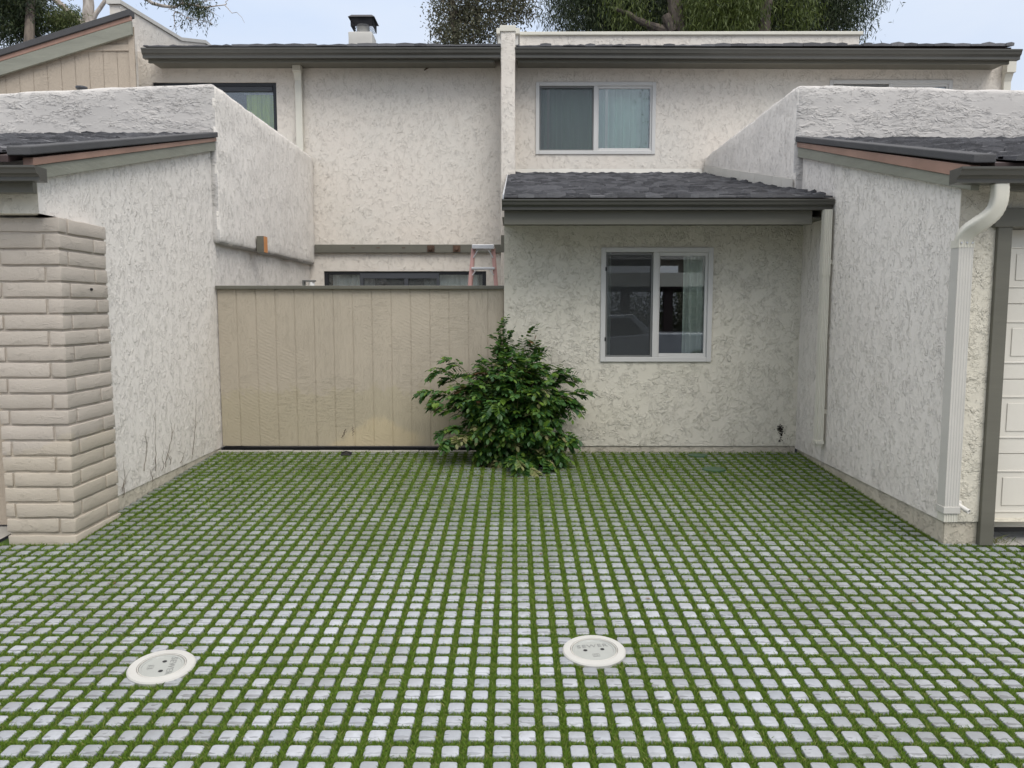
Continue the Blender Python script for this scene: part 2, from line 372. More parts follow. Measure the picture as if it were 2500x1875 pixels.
# ------------------------------------------------------------------ shape helpers
def wall_y(mb, x0, x1, z0, z1, Y, thick, holes=()):
    """vertical wall facing -Y with rectangular openings (x0,x1,z0,z1)"""
    xs = sorted({x0, x1, *[h[0] for h in holes], *[h[1] for h in holes]}); zs = sorted({z0, z1, *[h[2] for h in holes], *[h[3] for h in holes]})
    def inh(x, z): return any(h[0] < x < h[1] and h[2] < z < h[3] for h in holes)
    for i in range(len(xs)-1):
        for j in range(len(zs)-1):
            a, b, c, d = xs[i], xs[i+1], zs[j], zs[j+1]
            if inh((a+b)/2, (c+d)/2): continue
            mb.quad((a, Y, c), (b, Y, c), (b, Y, d), (a, Y, d))
            mb.quad((b, Y+thick, c), (a, Y+thick, c), (a, Y+thick, d), (b, Y+thick, d))
    for a, b, c, d in holes:
        mb.quad((a, Y, c), (a, Y, d), (a, Y+thick, d), (a, Y+thick, c)); mb.quad((b, Y, d), (b, Y, c), (b, Y+thick, c), (b, Y+thick, d))
        mb.quad((a, Y, d), (b, Y, d), (b, Y+thick, d), (a, Y+thick, d)); mb.quad((b, Y, c), (a, Y, c), (a, Y+thick, c), (b, Y+thick, c))
    mb.quad((x0, Y, z1), (x1, Y, z1), (x1, Y+thick, z1), (x0, Y+thick, z1)); mb.quad((x1, Y, z0), (x0, Y, z0), (x0, Y+thick, z0), (x1, Y+thick, z0))
    mb.quad((x0, Y, z0), (x0, Y, z1), (x0, Y+thick, z1), (x0, Y+thick, z0)); mb.quad((x1, Y, z1), (x1, Y, z0), (x1, Y+thick, z0), (x1, Y+thick, z1))
    return mb
def lumpy(name, corners, mat, parent, bev=0.035, cut=0.12, amp=0.012, side=None):
    """eight corners (bottom ring then top ring) -> bevelled, subdivided hand-plastered block"""
    bm = bmesh.new(); r = BASE[parent.name]
    vs = [bm.verts.new(Vector(c)) for c in corners]
    for f in [(0,3,2,1),(4,5,6,7),(0,1,5,4),(1,2,6,5),(2,3,7,6),(3,0,4,7)]: bm.faces.new([vs[i] for i in f])
    bmesh.ops.recalc_face_normals(bm, faces=bm.faces)
    bmesh.ops.bevel(bm, geom=list(bm.edges), offset=bev, segments=3, affect='EDGES', profile=0.5)
    for _ in range(6):
        le = [e for e in bm.edges if e.calc_length() > cut*1.5]
        if not le: break
        bmesh.ops.subdivide_edges(bm, edges=le, cuts=1, use_grid_fill=True)
    bmesh.ops.triangulate(bm, faces=[f for f in bm.faces if len(f.verts) > 4])
    bm.normal_update()
    for v in bm.verts:
        p = v.co*4; d = mnoise.noise(p)*amp + mnoise.noise(p*4.3)*amp*0.5
        v.co += v.normal*d
    for v in bm.verts: v.co -= r
    me = bpy.data.meshes.new(name); bm.to_mesh(me); bm.free(); me.polygons.foreach_set('use_smooth', [True]*len(me.polygons))
    me.materials.append(mat)
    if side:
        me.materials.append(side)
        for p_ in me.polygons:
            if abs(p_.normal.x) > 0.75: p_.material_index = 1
    o = bpy.data.objects.new(name, me); COL.objects.link(o); o.parent = parent; BASE[o.name] = r.copy(); return o
def boxc(x0, x1, y0, y1, z0, z1): return [(x0,y0,z0),(x1,y0,z0),(x1,y1,z0),(x0,y1,z0),(x0,y0,z1),(x1,y0,z1),(x1,y1,z1),(x0,y1,z1)]
GUT = [(0,0),(0,0.03),(-0.012,0.045),(-0.03,0.055),(-0.038,0.085),(-0.05,0.098),(-0.05,0.112),(-0.04,0.112)]
def gutter(parent, name, x0, x1, Yb, zb, depth=0.11, h=0.112, mat=None, tilt=0.0):
    """K-style gutter: back against Yb, bottom zb, opening upward, moulded front"""
    k = h/0.112; d = depth
    prof = [(Yb, zb+h), (Yb, zb)] + [(Yb-d+0.05+p[0]*1.0, zb+p[1]*k) for p in GUT]
    inner = [(y+0.004, z) for y, z in prof[::-1][1:-1]]
    mb = MB(); n = len(prof)
    for xa, xb, s_ in ((x0, x1, 1),):
        vs = [(xa, y, z) for y, z in prof] + [(xb, y, z+tilt) for y, z in prof]
        fs = [(i, i+1, i+1+n, i+n) for i in range(n-1)]
        mb.add(vs, fs)
        vi = [(xa, y+(0.003 if i > 1 else -0.003), z+(0.003 if 0 < i < n-1 else 0)) for i, (y, z) in enumerate(prof)]
        vi2 = [(xb, y+(0.003 if i > 1 else -0.003), z+tilt+(0.003 if 0 < i < n-1 else 0)) for i, (y, z) in enumerate(prof)]
        mb.add(vi+vi2, [(i+n, i+1+n, i+1, i) for i in range(n-1)])
        mb.add(vs[:n], [tuple(range(n))]); mb.add(vs[n:], [tuple(range(n))[::-1]])
    return mb.build(name, mat or M['olive_dark'], parent)
def shingles(parent, name, x0, x1, Ya, za, Yb, zb, expo=0.12, wmin=0.07, wmax=0.17, th=0.02, rake=None):
    """courses of thick tabs from the eave (Ya,za) up to (Yb,zb); rake=f(t)->(xlo,xhi)"""
    mb = MB(); L = math.hypot(Yb-Ya, zb-za); dy = (Yb-Ya)/L; dz = (zb-za)/L; nrm = (-dz, dy); n = int(L/expo)
    expo = L/n
    for i in range(n):
        xa, xb = (x0, x1) if rake is None else rake(i/n)
        x = xa + random.uniform(-wmax, 0)
        while x < xb:
            w = random.uniform(wmin, wmax); a = max(x, xa); b = min(x+w, xb); x += w
            if b-a < 0.02: continue
            t = th*random.choice((0.55, 1.0, 1.35))*random.uniform(0.85, 1.15)
            s0 = i*expo + random.uniform(-0.018, 0.012) - (0.025 if i == 0 else 0); s1 = i*expo+expo*1.35
            s1 = min(s1, L)
            lift = 0.006
            mid = (a+b)/2
            def P(x_, s_, h_): return (x_, Ya+dy*s_+nrm[0]*h_, za+dz*s_+nrm[1]*h_)
            ha, hb = lift+t, lift+t*0.25
            sag = random.uniform(-0.004, 0.012)
            vs = [P(a, s0+0.004, lift*0.4), P(mid, s0-0.004, lift*0.4), P(b, s0+0.004, lift*0.4), P(a, s1, -0.002), P(mid, s1, -0.002), P(b, s1, -0.002),
                  P(a, s0+0.006, ha*0.86), P(mid, s0-0.004, ha+sag), P(b, s0+0.006, ha*0.86), P(a, s1, hb), P(mid, s1, hb), P(b, s1, hb)]
            mb.add(vs, [(0,1,7,6),(1,2,8,7),(6,7,10,9),(7,8,11,10),(0,6,9,3),(2,5,11,8),(0,3,4,1),(1,4,5,2)])
    return mb.build(name, M['shingle'], parent)
def window(parent, x0, x1, z0, z1, Y, fmat, thick=0.05, mid=0.5, name='window', screen_left=True, proud=0.02, pane_drop=0.0, fw=0.045):
    """sliding window: outer frame, centre stile, right sash, left insect screen"""
    mb = MB(); y0, y1 = Y-proud, Y+thick
    mb.box(x0, x0+fw, y0, y1, z0, z1); mb.box(x1-fw, x1, y0, y1, z0, z1)
    mb.box(x0+fw, x1-fw, y0, y1, z1-fw, z1); mb.box(x0+fw, x1-fw, y0, y1, z0, z0+fw)
    xm = x0+(x1-x0)*mid; mb.box(xm-fw*0.55, xm+fw*0.55, y0+0.006, y1, z0+fw, z1-fw)
    fr = mb.build(name, fmat, parent, bevel=0.004)
    a, b = xm+fw*0.55, x1-fw; c, d = z0+fw, z1-fw; s = 0.028
    sm = MB(); ys = Y+0.004
    sm.box(a, a+s*.6, ys, y1-0.008, c, d); sm.box(b-s, b, ys, y1-0.008, c, d); sm.box(a+s*.6, b-s, ys, y1-0.008, d-s*1.3, d); sm.box(a+s*.6, b-s, ys, y1-0.008, c, c+s*1.3)
    sm.build('sash', fmat, fr, bevel=0.003)
    MB().box(a+s*.6, b-s, Y+0.022, Y+0.026, c+s*1.3, d-s*1.3).build('pane', M['glass'], fr)
    a2, b2 = x0+fw, xm-fw*0.55
    MB().box(a2, b2, Y+0.040, Y+0.044, c, d).build('pane', M['glass'], fr)
    if screen_left:
        q = MB(); s2 = 0.018; yq = Y+0.004; g_ = 0.012
        q.box(a2+.004, a2+s2, yq, yq+0.012, c+.003, d-g_); q.box(b2-s2, b2-.003, yq, yq+0.012, c+.003, d-g_)
        q.box(a2+s2, b2-s2, yq, yq+0.012, d-g_-s2, d-g_); q.box(a2+s2, b2-s2, yq, yq+0.012, c+.003, c+s2)
        q.build('screen_frame', M['grey_al'], fr)
        MB().quad((a2+s2, yq+0.006, c+s2), (b2-s2, yq+0.006, c+s2), (b2-s2, yq+0.006, d-g_-s2), (a2+s2, yq+0.006, d-g_-s2)).build('insect_screen', M['screen'], fr)
    return fr
def curtain(name, label, x0, x1, z0, z1, Y, mat, folds=9, amp=0.03):
    n = folds*10; vs = []
    for i in range(n+1):
        t = i/n; x = x0+(x1-x0)*t; ph = t*folds*2*math.pi
        y = Y+amp*(math.sin(ph+0.7*math.sin(ph*0.31))+0.3*math.sin(ph*2.3))
        vs += [(x, y*1.0, z0), (x+0.01*math.sin(ph*.5), y, (z0+z1)/2), (x, Y+(y-Y)*0.6, z1)]
    fs = [(3*i+j, 3*i+3+j, 3*i+4+j, 3*i+1+j) for i in range(n) for j in (0, 1)]
    t = thing(name, label, 'curtain', ((x0+x1)/2, Y, z0))
    mb = MB().add(vs, fs); mb.build('cloth', mat, t, smooth=True)
    MB().tube([(x0-.03, Y, z1+.01), (x1+.03, Y, z1+.01)], 0.01, 8).build('rod', M['white_metal'], t)
    return t
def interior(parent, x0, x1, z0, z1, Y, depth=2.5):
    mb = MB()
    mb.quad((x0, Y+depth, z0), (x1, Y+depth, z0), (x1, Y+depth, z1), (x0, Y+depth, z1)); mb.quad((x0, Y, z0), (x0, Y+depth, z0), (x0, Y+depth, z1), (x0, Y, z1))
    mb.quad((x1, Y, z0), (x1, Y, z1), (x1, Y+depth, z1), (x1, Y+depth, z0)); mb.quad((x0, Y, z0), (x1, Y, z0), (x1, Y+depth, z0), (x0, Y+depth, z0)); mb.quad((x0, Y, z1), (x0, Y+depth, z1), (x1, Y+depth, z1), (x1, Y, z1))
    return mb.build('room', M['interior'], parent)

# ------------------------------------------------------------------ ground
SL = 0.048
def gz(Y): return SL*(min(Y, 7.95)-7.93) if Y > -4 else SL*(-4-7.93)
PIT = (-0.362, 0.280, 7.315, 7.93)
def strip(name, x0, x1, ys, dz, mat, kind='structure'):
    mb = MB()
    for a, b in zip(ys[:-1], ys[1:]): mb.quad((x0, a, gz(a)+dz), (x1, a, gz(a)+dz), (x1, b, gz(b)+dz), (x0, b, gz(b)+dz))
    o = mb.build(name, mat); tag(o, kind=kind); return o
strip('ground', -400, 400, [-400, -4, 7.95, 500], -0.16, M['asphalt'])
mb = MB()      # dark bed the turf grows in, left open round the planting pit
X0, X1, Y0, Y1 = -3.62, 3.50, -1.5, 7.95
for a, b, c, d in ((X0, X1, Y0, PIT[2]), (X0, PIT[0], PIT[2], Y1), (PIT[1], X1, PIT[2], Y1)):
    mb.quad((a, c, gz(c)-.016), (b, c, gz(c)-.016), (b, d, gz(d)-.016), (a, d, gz(d)-.016))
for x_ in (PIT[0], PIT[1]): mb.quad((x_, PIT[2], gz(PIT[2])-.12), (x_, PIT[3], gz(PIT[3])-.12), (x_, PIT[3], gz(PIT[3])-.016), (x_, PIT[2], gz(PIT[2])-.016))
mb.quad((PIT[0], PIT[2], gz(PIT[2])-.12), (PIT[1], PIT[2], gz(PIT[2])-.12), (PIT[1], PIT[2], gz(PIT[2])-.016), (PIT[0], PIT[2], gz(PIT[2])-.016))
o = mb.build('turf_bed', M['turf_bed']); tag(o, kind='structure')
n = 26; mb = MB(); vs = []
for i in range(n+1):
    for j in range(n+1):
        x = PIT[0]+(PIT[1]-PIT[0])*i/n; y = PIT[2]+(PIT[3]-PIT[2])*j/n
        vs.append((x, y, gz(y)-0.085+0.03*mnoise.noise(Vector((x*9, y*9, 0)))+0.01*mnoise.noise(Vector((x*40, y*40, 2)))))
mb.add(vs, [(i*(n+1)+j, (i+1)*(n+1)+j, (i+1)*(n+1)+j+1, i*(n+1)+j+1) for i in range(n) for j in range(n)])
o = mb.build('soil', M['soil']); tag(o, kind='structure')
# side slabs of the neighbouring driveways
strip('driveway', 3.52, 9.5, [-1.5, 5.6], -0.004, M['concrete'])
strip('driveway', 3.345, 3.515, [5.19, 5.6], -0.004, M['concrete'])
strip('driveway', -9.5, -3.64, [-1.5, 5.6], -0.004, M['concrete'])
strip('road', -40, 40, [-4, -1.52], -0.02, M['asphalt'])
# concrete curb strip under the fence
mb = MB(); x = -3.13
while x < -0.13:
    x2 = min(x+0.265, -0.115); mb.box(x, x2-0.006, 7.955, 8.02, -0.1, gz(8)+0.004+random.uniform(-.002, .002)); x = x2
o = mb.build('kerb', M['concrete'], bevel=0.003); tag(o, kind='structure')

# paver blocks
P = 0.1016; PY = 0.1021; HB = 0.0345
def blocked(x, y):
    if PIT[0]-.03 < x < PIT[1]+.03 and y > PIT[2]-.02: return True
    if x < -3.12 and y > 5.17: return True
    if x > 2.97 and y > 5.40: return True
    if y > 7.93: return True
    if x > 3.50 or x < -3.62: return True
    if x > 3.36 and y > 5.16: return True
    return False
COV = [((-1.683), 3.508, 0.152), (0.394, 3.672, 0.157)]
vs = []; fs = []
prof_n = 12
plan = []
rc = 0.011
for cx_, cy_, a0 in ((1, 1, 0), (-1, 1, 90), (-1, -1, 180), (1, -1, 270)):
    for k in range(3):
        a = R(a0+45*k); plan.append((cx_*(HB-rc)+rc*math.cos(a), cy_*(HB-rc)+rc*math.sin(a)))
plan = np.array(plan); 
layers = [(1.0, -0.034), (1.0, -0.0045), (0.965, -0.001), (0.90, 0.0)]
tv = []; tf = []
for s_, z_ in layers:
    for q in plan: tv.append((q[0]*s_, q[1]*s_, z_))
for L_ in range(3):
    for k in range(12): tf.append((L_*12+k, L_*12+(k+1) % 12, (L_+1)*12+(k+1) % 12, (L_+1)*12+k))
# top as 5 quads fan around 12 points
top0 = 36
tf += [(36, 37, 38, 39), (39, 40, 41, 42), (42, 43, 44, 45), (45, 46, 47, 36), (36, 39, 42, 45)]
tv = np.array(tv); tf = np.array(tf)
allv = []; cnt = 0; allf = []
ix0 = int(-3.62/P)-1; ix1 = int(3.5/P)+1
YR0 = 2.806-0.0355-PY*42
CELL = []
for j in range(0, 100):
    y = YR0 + PY*j
    if y > 7.94: break
    for i in range(ix0, ix1):
        x = (i+0.5)*P
        if blocked(x, y): continue
        k = False
        for cx_, cy_, cr_ in COV:
            if math.hypot(x-cx_, y-cy_) < cr_-0.02: k = True
        if k: continue
        tx, ty = random.gauss(0, 0.012), random.gauss(0, 0.012); dz = random.gauss(0, 0.0015)
        c_, s_ = math.cos(random.gauss(0, .012)), random.gauss(0, .012)
        v = tv.copy(); xx = v[:, 0]*c_-v[:, 1]*s_; yy = v[:, 0]*s_+v[:, 1]*c_
        zz = v[:, 2] + xx*tx + yy*(ty+SL) + gz(y) + dz
        allv.append(np.stack([xx+x+random.gauss(0, .0008), yy+y+random.gauss(0, .0008), zz], 1)); allf.append(tf+cnt); cnt += len(tv)
pv = np.concatenate(allv); pf = np.concatenate(allf)
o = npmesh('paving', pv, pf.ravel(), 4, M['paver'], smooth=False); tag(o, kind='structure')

# grass blades in the joints (one mesh of short curved blades)
def grass():
    N = 2100000
    y = rng.uniform(2.35, 7.93, N); x = rng.uniform(-3.6, 3.48, N)
    dens = np.clip((3.6/y)**1.5, 0.14, 1.0)
    keep = (rng.random(N) < dens) & (np.abs(x) < 0.70*y+0.25); x = x[keep]; y = y[keep]
    fx = np.abs(((x/P) % 1.0)-0.5)*P; fy = np.abs((((y-YR0)/PY+0.5) % 1.0)-0.5)*PY
    ovr = 0.001+0.0045*np.clip((y-4.5)/3, 0, 1)
    inb = (fx < HB-ovr) & (fy < HB-ovr*1.7)
    cov = np.zeros(len(x), bool)
    ang = np.arange(len(x))*0
    for a, b, c in COV:
        an = np.arctan2(y-b, x-a); cov |= np.hypot(x-a, y-b) < c-0.003-0.007*np.clip(np.sin(an*5+a*3)+np.sin(an*11)*.6, 0, 1)
    bad = inb | cov | ((x > PIT[0]-.012) & (x < PIT[1]+.012) & (y > PIT[2]-.012)) | ((x < -3.10) & (y > 5.18)) | ((x > 2.96) & (y > 5.44)) | ((x > 3.34) & (y > 5.185))
    x = x[~bad]; y = y[~bad]; n = len(x)
    fx = np.abs(((x/P) % 1.0)-0.5)*P; fy = np.abs((((y-YR0)/PY+0.5) % 1.0)-0.5)*PY
    near = np.clip((np.maximum(fx, fy)-HB)/(P/2-HB), 0, 1)
    z = SL*(y-7.93)-0.016
    h = rng.uniform(0.015, 0.026, n)*(0.72+0.36*near)*np.clip(1+(y-3.8)*.09, 1, 1.36)
    w = rng.uniform(0.0009, 0.0017, n)*np.clip(y/3.4, 1, 2.3)
    a = rng.uniform(0, 2*np.pi, n); l = rng.normal(0, 0.42, (n, 2))
    ux, uy = np.cos(a)*w, np.sin(a)*w
    v = np.zeros((n, 4, 3))
    v[:, 0] = np.stack([x-ux, y-uy, z], 1); v[:, 1] = np.stack([x+ux, y+uy, z], 1)
    m1 = np.stack([x+l[:, 0]*h*0.4, y+l[:, 1]*h*0.4, z+h*0.62], 1)
    v[:, 2] = m1 + np.stack([ux, uy, 0*ux], 1)*0.8
    v[:, 3] = np.stack([x+l[:, 0]*h, y+l[:, 1]*h, z+h], 1)
    f = np.arange(n*4).reshape(n, 4)
    o = npmesh('grass', v.reshape(-1, 3), f.ravel(), 4, M['turf']); tag(o, kind='stuff')
    tag(o, 'short green turf growing in the joints between the grey paver blocks', 'grass')
    print('blades', n)
grass()

# ------------------------------------------------------------------ sewer clean-out covers
def text_mesh(body, size, ext):
    cu = bpy.data.curves.new('t', 'FONT'); cu.body = body; cu.size = size; cu.extrude = ext; cu.align_x = 'CENTER'; cu.align_y = 'CENTER'; cu.resolution_u = 3
    cu.space_character = 1.12
    ob = bpy.data.objects.new('t', cu); COL.objects.link(ob); dg = bpy.context.evaluated_depsgraph_get()
    me = bpy.data.meshes.new_from_object(ob.evaluated_get(dg)); v = [tuple(q.co) for q in me.vertices]; f = [tuple(p.vertices) for p in me.polygons]
    bpy.data.objects.remove(ob); bpy.data.curves.remove(cu); bpy.data.meshes.remove(me); return v, f
def lathe(prof, n=56):
    vs = [(r_*math.cos(2*math.pi*k/n), r_*math.sin(2*math.pi*k/n), z) for r_, z in prof for k in range(n)]
    fs = [(i*n+k, i*n+(k+1) % n, (i+1)*n+(k+1) % n, (i+1)*n+k) for i in range(len(prof)-1) for k in range(n)]
    return vs, fs
def cover(x, y, r_out, r_in, rot, label, tilt=(0, 0), sx=1.0):
    t = thing('sewer_cover', label, 'cover', (x, y, gz(y)), 'round white-ringed sewer covers set in the paving')
    mt = Matrix.Rotation(math.atan(SL)+tilt[0], 4, 'X') @ Matrix.Rotation(tilt[1], 4, 'Y') @ Matrix.Rotation(rot, 4, 'Z')
    def part(vf, name, mat, parent, smooth=False, bevel=0):
        mb = MB(); mb.add([tuple((mt @ Vector(v)) + Vector((x, y, gz(y)))) for v in vf[0]], vf[1])
        return mb.build(name, mat, parent, smooth=smooth, fix=True)
    ri = r_in
    ring = part(lathe([(r_out-.002, -.05), (r_out, 0.006), (r_out-.006, .012), (ri+.012, .0145), (ri+.006, .0135), (ri+.004, -.03)]), 'ring', M['ring'], t)
    part(lathe([(ri+.0035, -.03), (ri+.0032, .0125), (ri+.0010, .0135), (ri-.001, .0125), (ri-.001, -.03)]), 'rim', M['white_metal'], t)
    lp = [(ri-.003, -.02), (ri-.003, .0085), (ri-.006, .0105), (ri-.013, .0105), (ri-.016, .0065), (0.0001, .0075)]
    lid = part(lathe(lp), 'lid', M['lid'], t)
    v, f = text_mesh('SEWER', 0.042, 0.0006)
    part(([(a*1.12, b+0.042, c+0.0080) for a, b, c in v], f), 'lettering', M['letters'], lid)
    for hx in (-0.043, 0.043):
        vv, ff = lathe([(0.0105, 0.0080), (0.0001, 0.0081)], 20)
        part(([(a+hx, b+0.004, c) for a, b, c in vv], ff), 'lift_hole', M['black'], lid)
    mb = MB()
    for s_, w_ in ((0.0165, 0.0014), (0.009, 0.0012)):
        cy_ = -0.050
        for a, b, c, d in ((-s_, s_, s_-w_, s_), (-s_, s_, -s_, -s_+w_), (-s_, -s_+w_, -s_+w_, s_-w_), (s_-w_, s_, -s_+w_, s_-w_)):
            mb.box(a, b, cy_+c*.82, cy_+d*.82, 0.0070, 0.0084)
    part((mb.v, mb.f), 'square_mark', M['letters'], lid)
    return t
cover(COV[0][0], COV[0][1], 0.152, 0.104, R(-78), 'white-ringed grey sewer cover on the left, its lettering turned sideways', (0.03, 0.03))
cover(COV[1][0], COV[1][1], 0.157, 0.112, R(7), 'white-ringed grey sewer cover nearer the shrub, its lettering upright with two dark holes', (0.0, -0.01))
# green valve lids and a black drain box by the far wall
t = thing('valve_lid', 'oval green plastic valve lid half hidden in turf by the cream wall', 'valve lid', (1.87, 7.80, gz(7.8)), 'green valve lids in the turf')
v, f = lathe([(0.0001, .006), (.09, .006), (.10, .002), (.10, -.02)], 32); MB().add([(1.88+a*1.0, 7.79+b*.9, gz(7.8)+.004+c) for a, b, c in v], f).build('lid', M['green_lid'], t, fix=True)
t = thing('valve_lid', 'oval green plastic valve lid one step out from the cream wall', 'valve lid', (1.93, 7.25, gz(7.25)), 'green valve lids in the turf')
v, f = lathe([(0.0001, .006), (.10, .006), (.11, .002), (.11, -.02)], 32); MB().add([(1.90+a, 7.22+b*.9, gz(7.22)+.005+c) for a, b, c in v], f).build('lid', M['green_lid'], t, fix=True)
t = thing('drain_box', 'small black drain box in the turf at the foot of the tan fence', 'drain box', (-1.74, 7.82, 0))
MB().box(-1.79, -1.69, 7.77, 7.86, -.04, .012).build('body', M['black'], t, bevel=.01)
MB().tube([(-1.79, 7.82, .012), (-1.74, 7.81, .03), (-1.68, 7.82, .012)], .008, 8).build('handle', M['black'], t)

# ------------------------------------------------------------------ fence (tan siding panel)
GY = 8.10; GXL, GXR = -3.125, -0.115
gT = aY(880, 706, GY).z; gB = 0.035
fence = thing('siding_fence', 'tan grooved plywood fence with a dark olive cap closing the courtyard', 'fence', ((GXL+GXR)/2, GY, 0))
mb = MB(); x = GXL; gw = 0.2032; xs = [GXL+0.03] + [GXL+0.03+gw*k+.17 for k in range(0, 15)]
edges = [GXL] + [q for q in xs[1:] if q < GXR-.03] + [GXR]
for a, b in zip(edges[:-1], edges[1:]): mb.box(a+0.005, b-0.005, GY, GY+0.02, gB, gT)
mb.box(GXL, GXR, GY+0.0055, GY+0.018, gB+.002, gT-.002)
mb.build('siding_panel', M['siding'], fence, bevel=0.002)
mb = MB().box(GXL-.0, GXR+.0, GY-.045, GY+.07, gT, gT+.036); mb.build('cap', M['olive'], fence, bevel=.004)
MB().box(GXL, GXR, GY+.03, GY+.06, -.08, gB-.02).build('gap_shade', M['black'], fence)  # black strip standing in for the shade in the gap under the fence
# trail of small stains
mb = MB()
for k in range(26):
    t_ = k/26; px = 835+ (850-835)*t_ + random.gauss(0, 1.5); py = 1070-38*t_
    if k > 15: px = 861+random.gauss(0, 1); py = 1040+(k-15)*2.3
    p = aY(px, py, GY); s_ = random.uniform(.002, .005); mb.box(p.x-s_, p.x+s_, GY-.0012, GY+.001, p.z-s_*1.4, p.z+s_*1.4)
o = mb.build('stain', M['deadvine'], fence); o['kind'] = 'stuff'

# ------------------------------------------------------------------ townhouses (upper storey behind)
YU = 11.95
def zU(py, Y=YU): return aY(1257, py, Y).z
def xU(px, py=200, Y=YU): return aY(px, py, Y).x
zEave = zU(150); zRoof = zU(108, 11.45)
YG_ = 11.55   # front plane of fascia
thL = thing('townhouse', 'pinkish-cream stucco townhouse behind the tan fence, with olive gutter and black-framed windows', 'house', (-2.9, YU, 0))
wl = dict(w1=(xU(372), xU(674), zU(362), zU(200)), d1=(xU(791, 680), xU(1187, 680), 0.06, zU(662)))
mb = MB(); wall_y(mb, -5.71, -0.2, -0.05, zEave+.15, YU, 0.22, [wl['w1'], wl['d1']]); mb.build('front_wall', M['st_front'], thL)
x0, x1, z0, z1 = wl['w1']
def dark_window(parent, x0, x1, z0, z1, Y, mids, name):
    f = 0.05; mb = MB(); mb.box(x0, x0+f, Y+.03, Y+.12, z0, z1); mb.box(x1-f*1.2, x1, Y+.03, Y+.12, z0, z1); mb.box(x0+f, x1-f*1.2, Y+.03, Y+.12, z1-f, z1); mb.box(x0+f, x1-f*1.2, Y+.03, Y+.12, z0, z0+f)
    fr = mb.build(name, M['black_al'], parent, bevel=.003)
    for q in mids: MB().box(q-.035, q+.035, Y+.045, Y+.11, z0+f, z1-f).build('mullion', M['dark_al'], fr)
    MB().box(x0+f, x1-f*1.2, Y+.07, Y+.076, z0+f, z1-f).build('pane', M['glass'], fr)
    return fr
dw = dark_window(thL, x0, x1, z0, z1, YU, [x0+(x1-x0)*.5], 'window')
MB().box(x0+.06, x1-.07, YU+.035, YU+.066, z1-.12, z1-.055).build('top_rail', M['dark_al'], dw)
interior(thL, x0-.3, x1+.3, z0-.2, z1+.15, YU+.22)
x0, x1, z0, z1 = wl['d1']
sd = dark_window(thL, x0, x1, z0, z1, YU, [], 'sliding_door')
a, b = xU(878, 680), xU(1072, 680)
mb = MB(); mb.box(a, a+.055, YU+.02, YU+.068, z0+.06, z1-.03); mb.box(b-.04, b, YU+.02, YU+.068, z0+.06, z1-.03); mb.box(a+.055, b-.04, YU+.02, YU+.068, z1-.11, z1-.03)
q = xU(991, 680); mb.box(q-.03, q+.03, YU+.025, YU+.068, z0+.06, z1-.11); mb.build('sliding_sash', M['dark_al'], sd)
MB().quad((a+.055, YU+.05, z0+.06), (b-.04, YU+.05, z0+.06), (b-.04, YU+.05, z1-.11), (a+.055, YU+.05, z1-.11)).build('insect_screen', M['screen'], sd)
interior(thL, x0-.05, x1+.2, 0.0, z1+.1, YU+.22)
curtain('curtain', 'white curtain behind the black sliding door above the fence, left half', x0+.1, a+.2, .1, z1-.02, YU+.17, M['curtain_white'], 7)
curtain('curtain', 'white curtain behind the black sliding door beside the ladder', b-.25, x1-.12, .1, z1-.02, YU+.17, M['curtain_white'], 7)
x0, x1, z0, z1 = wl['w1']
curtain('curtain', 'lime green curtain inside the black-framed upstairs window', xU(592), xU(664), z0+.06, z1-.14, YU+.16, M['curtain_lime'], 6, .03)
# ledger beam, bolts
zb1, zb0 = zU(597, 11.9), zU(617, 11.9)
MB().box(-3.065, -0.205, 11.885, YU-.002, zb0, zb1).build('ledger_beam', M['olive'], thL, bevel=.004)
for px in (1052, 1115):
    c = aY(px, 607, 11.88); MB().box(c.x-.055, c.x+.055, 11.868, 11.884, c.z-.05, c.z+.05).tube([(c.x, 11.87, c.z), (c.x, 11.83, c.z)], .03, 6).build('bolt_plate', M['rust_iron'], thL, bevel=.003)
for px in (862, 923, 985):
    c = aY(px, 605, 11.88); MB().box(c.x-.025, c.x+.025, 11.880, 11.884, c.z-.004, c.z+.006).build('notch', M['rust_iron'], thL)
def eave(parent, x0, x1, tilt=0.0):
    zg0, zg1 = zU(137, 11.4), zU(112, 11.36)
    gutter(parent, 'gutter', x0, x1, YG_-.005, zg0, .13, zg1-zg0, tilt=tilt)
    mb = MB(); zf = zU(152, YG_); n_ = 2
    v = boxc(x0+.04, x1-.1, YG_, YG_+.04, zf, zg1-.01); v = [(p[0], p[1], p[2]+(tilt if i in (1, 2, 5, 6) else 0)) for i, p in enumerate(v)]
    mb.add(v, [(0,3,2,1),(4,5,6,7),(0,1,5,4),(1,2,6,5),(2,3,7,6),(3,0,4,7)]); mb.build('fascia', M['olive'], parent)
    MB().quad((x0+.04, YG_+.04, zf+.03), (x0+.04, YU, zf+.04), (x1-.1, YU, zf+.04+tilt), (x1-.1, YG_+.04, zf+.03+tilt)).build('soffit', M['olive'], parent)
    return zf, zg0, zg1
xl0 = aY(346, 120, YG_-.1).x
zf, zg0, zg1 = eave(thL, xl0, -0.2)
RS = 0.20
def uroof(parent, x0, x1, ya, za, yb, rake=None):
    zb = za + (yb-ya)*RS
    MB().add([(x0, ya+.03, za-.05), (x1, ya+.03, za-.05), (x1, yb, zb-.03), (x0, yb, zb-.03), (x0, ya+.03, za-.008), (x1, ya+.03, za-.008), (x1, yb, zb-.006), (x0, yb, zb-.006)],
             [(0,3,2,1),(4,5,6,7),(0,1,5,4),(1,2,6,5),(2,3,7,6),(3,0,4,7)]).build('roof_deck', M['fascia_brown'], parent)
    return shingles(parent, 'roof', x0, x1, ya, za, yb, zb, .17, .12, .3, .028)
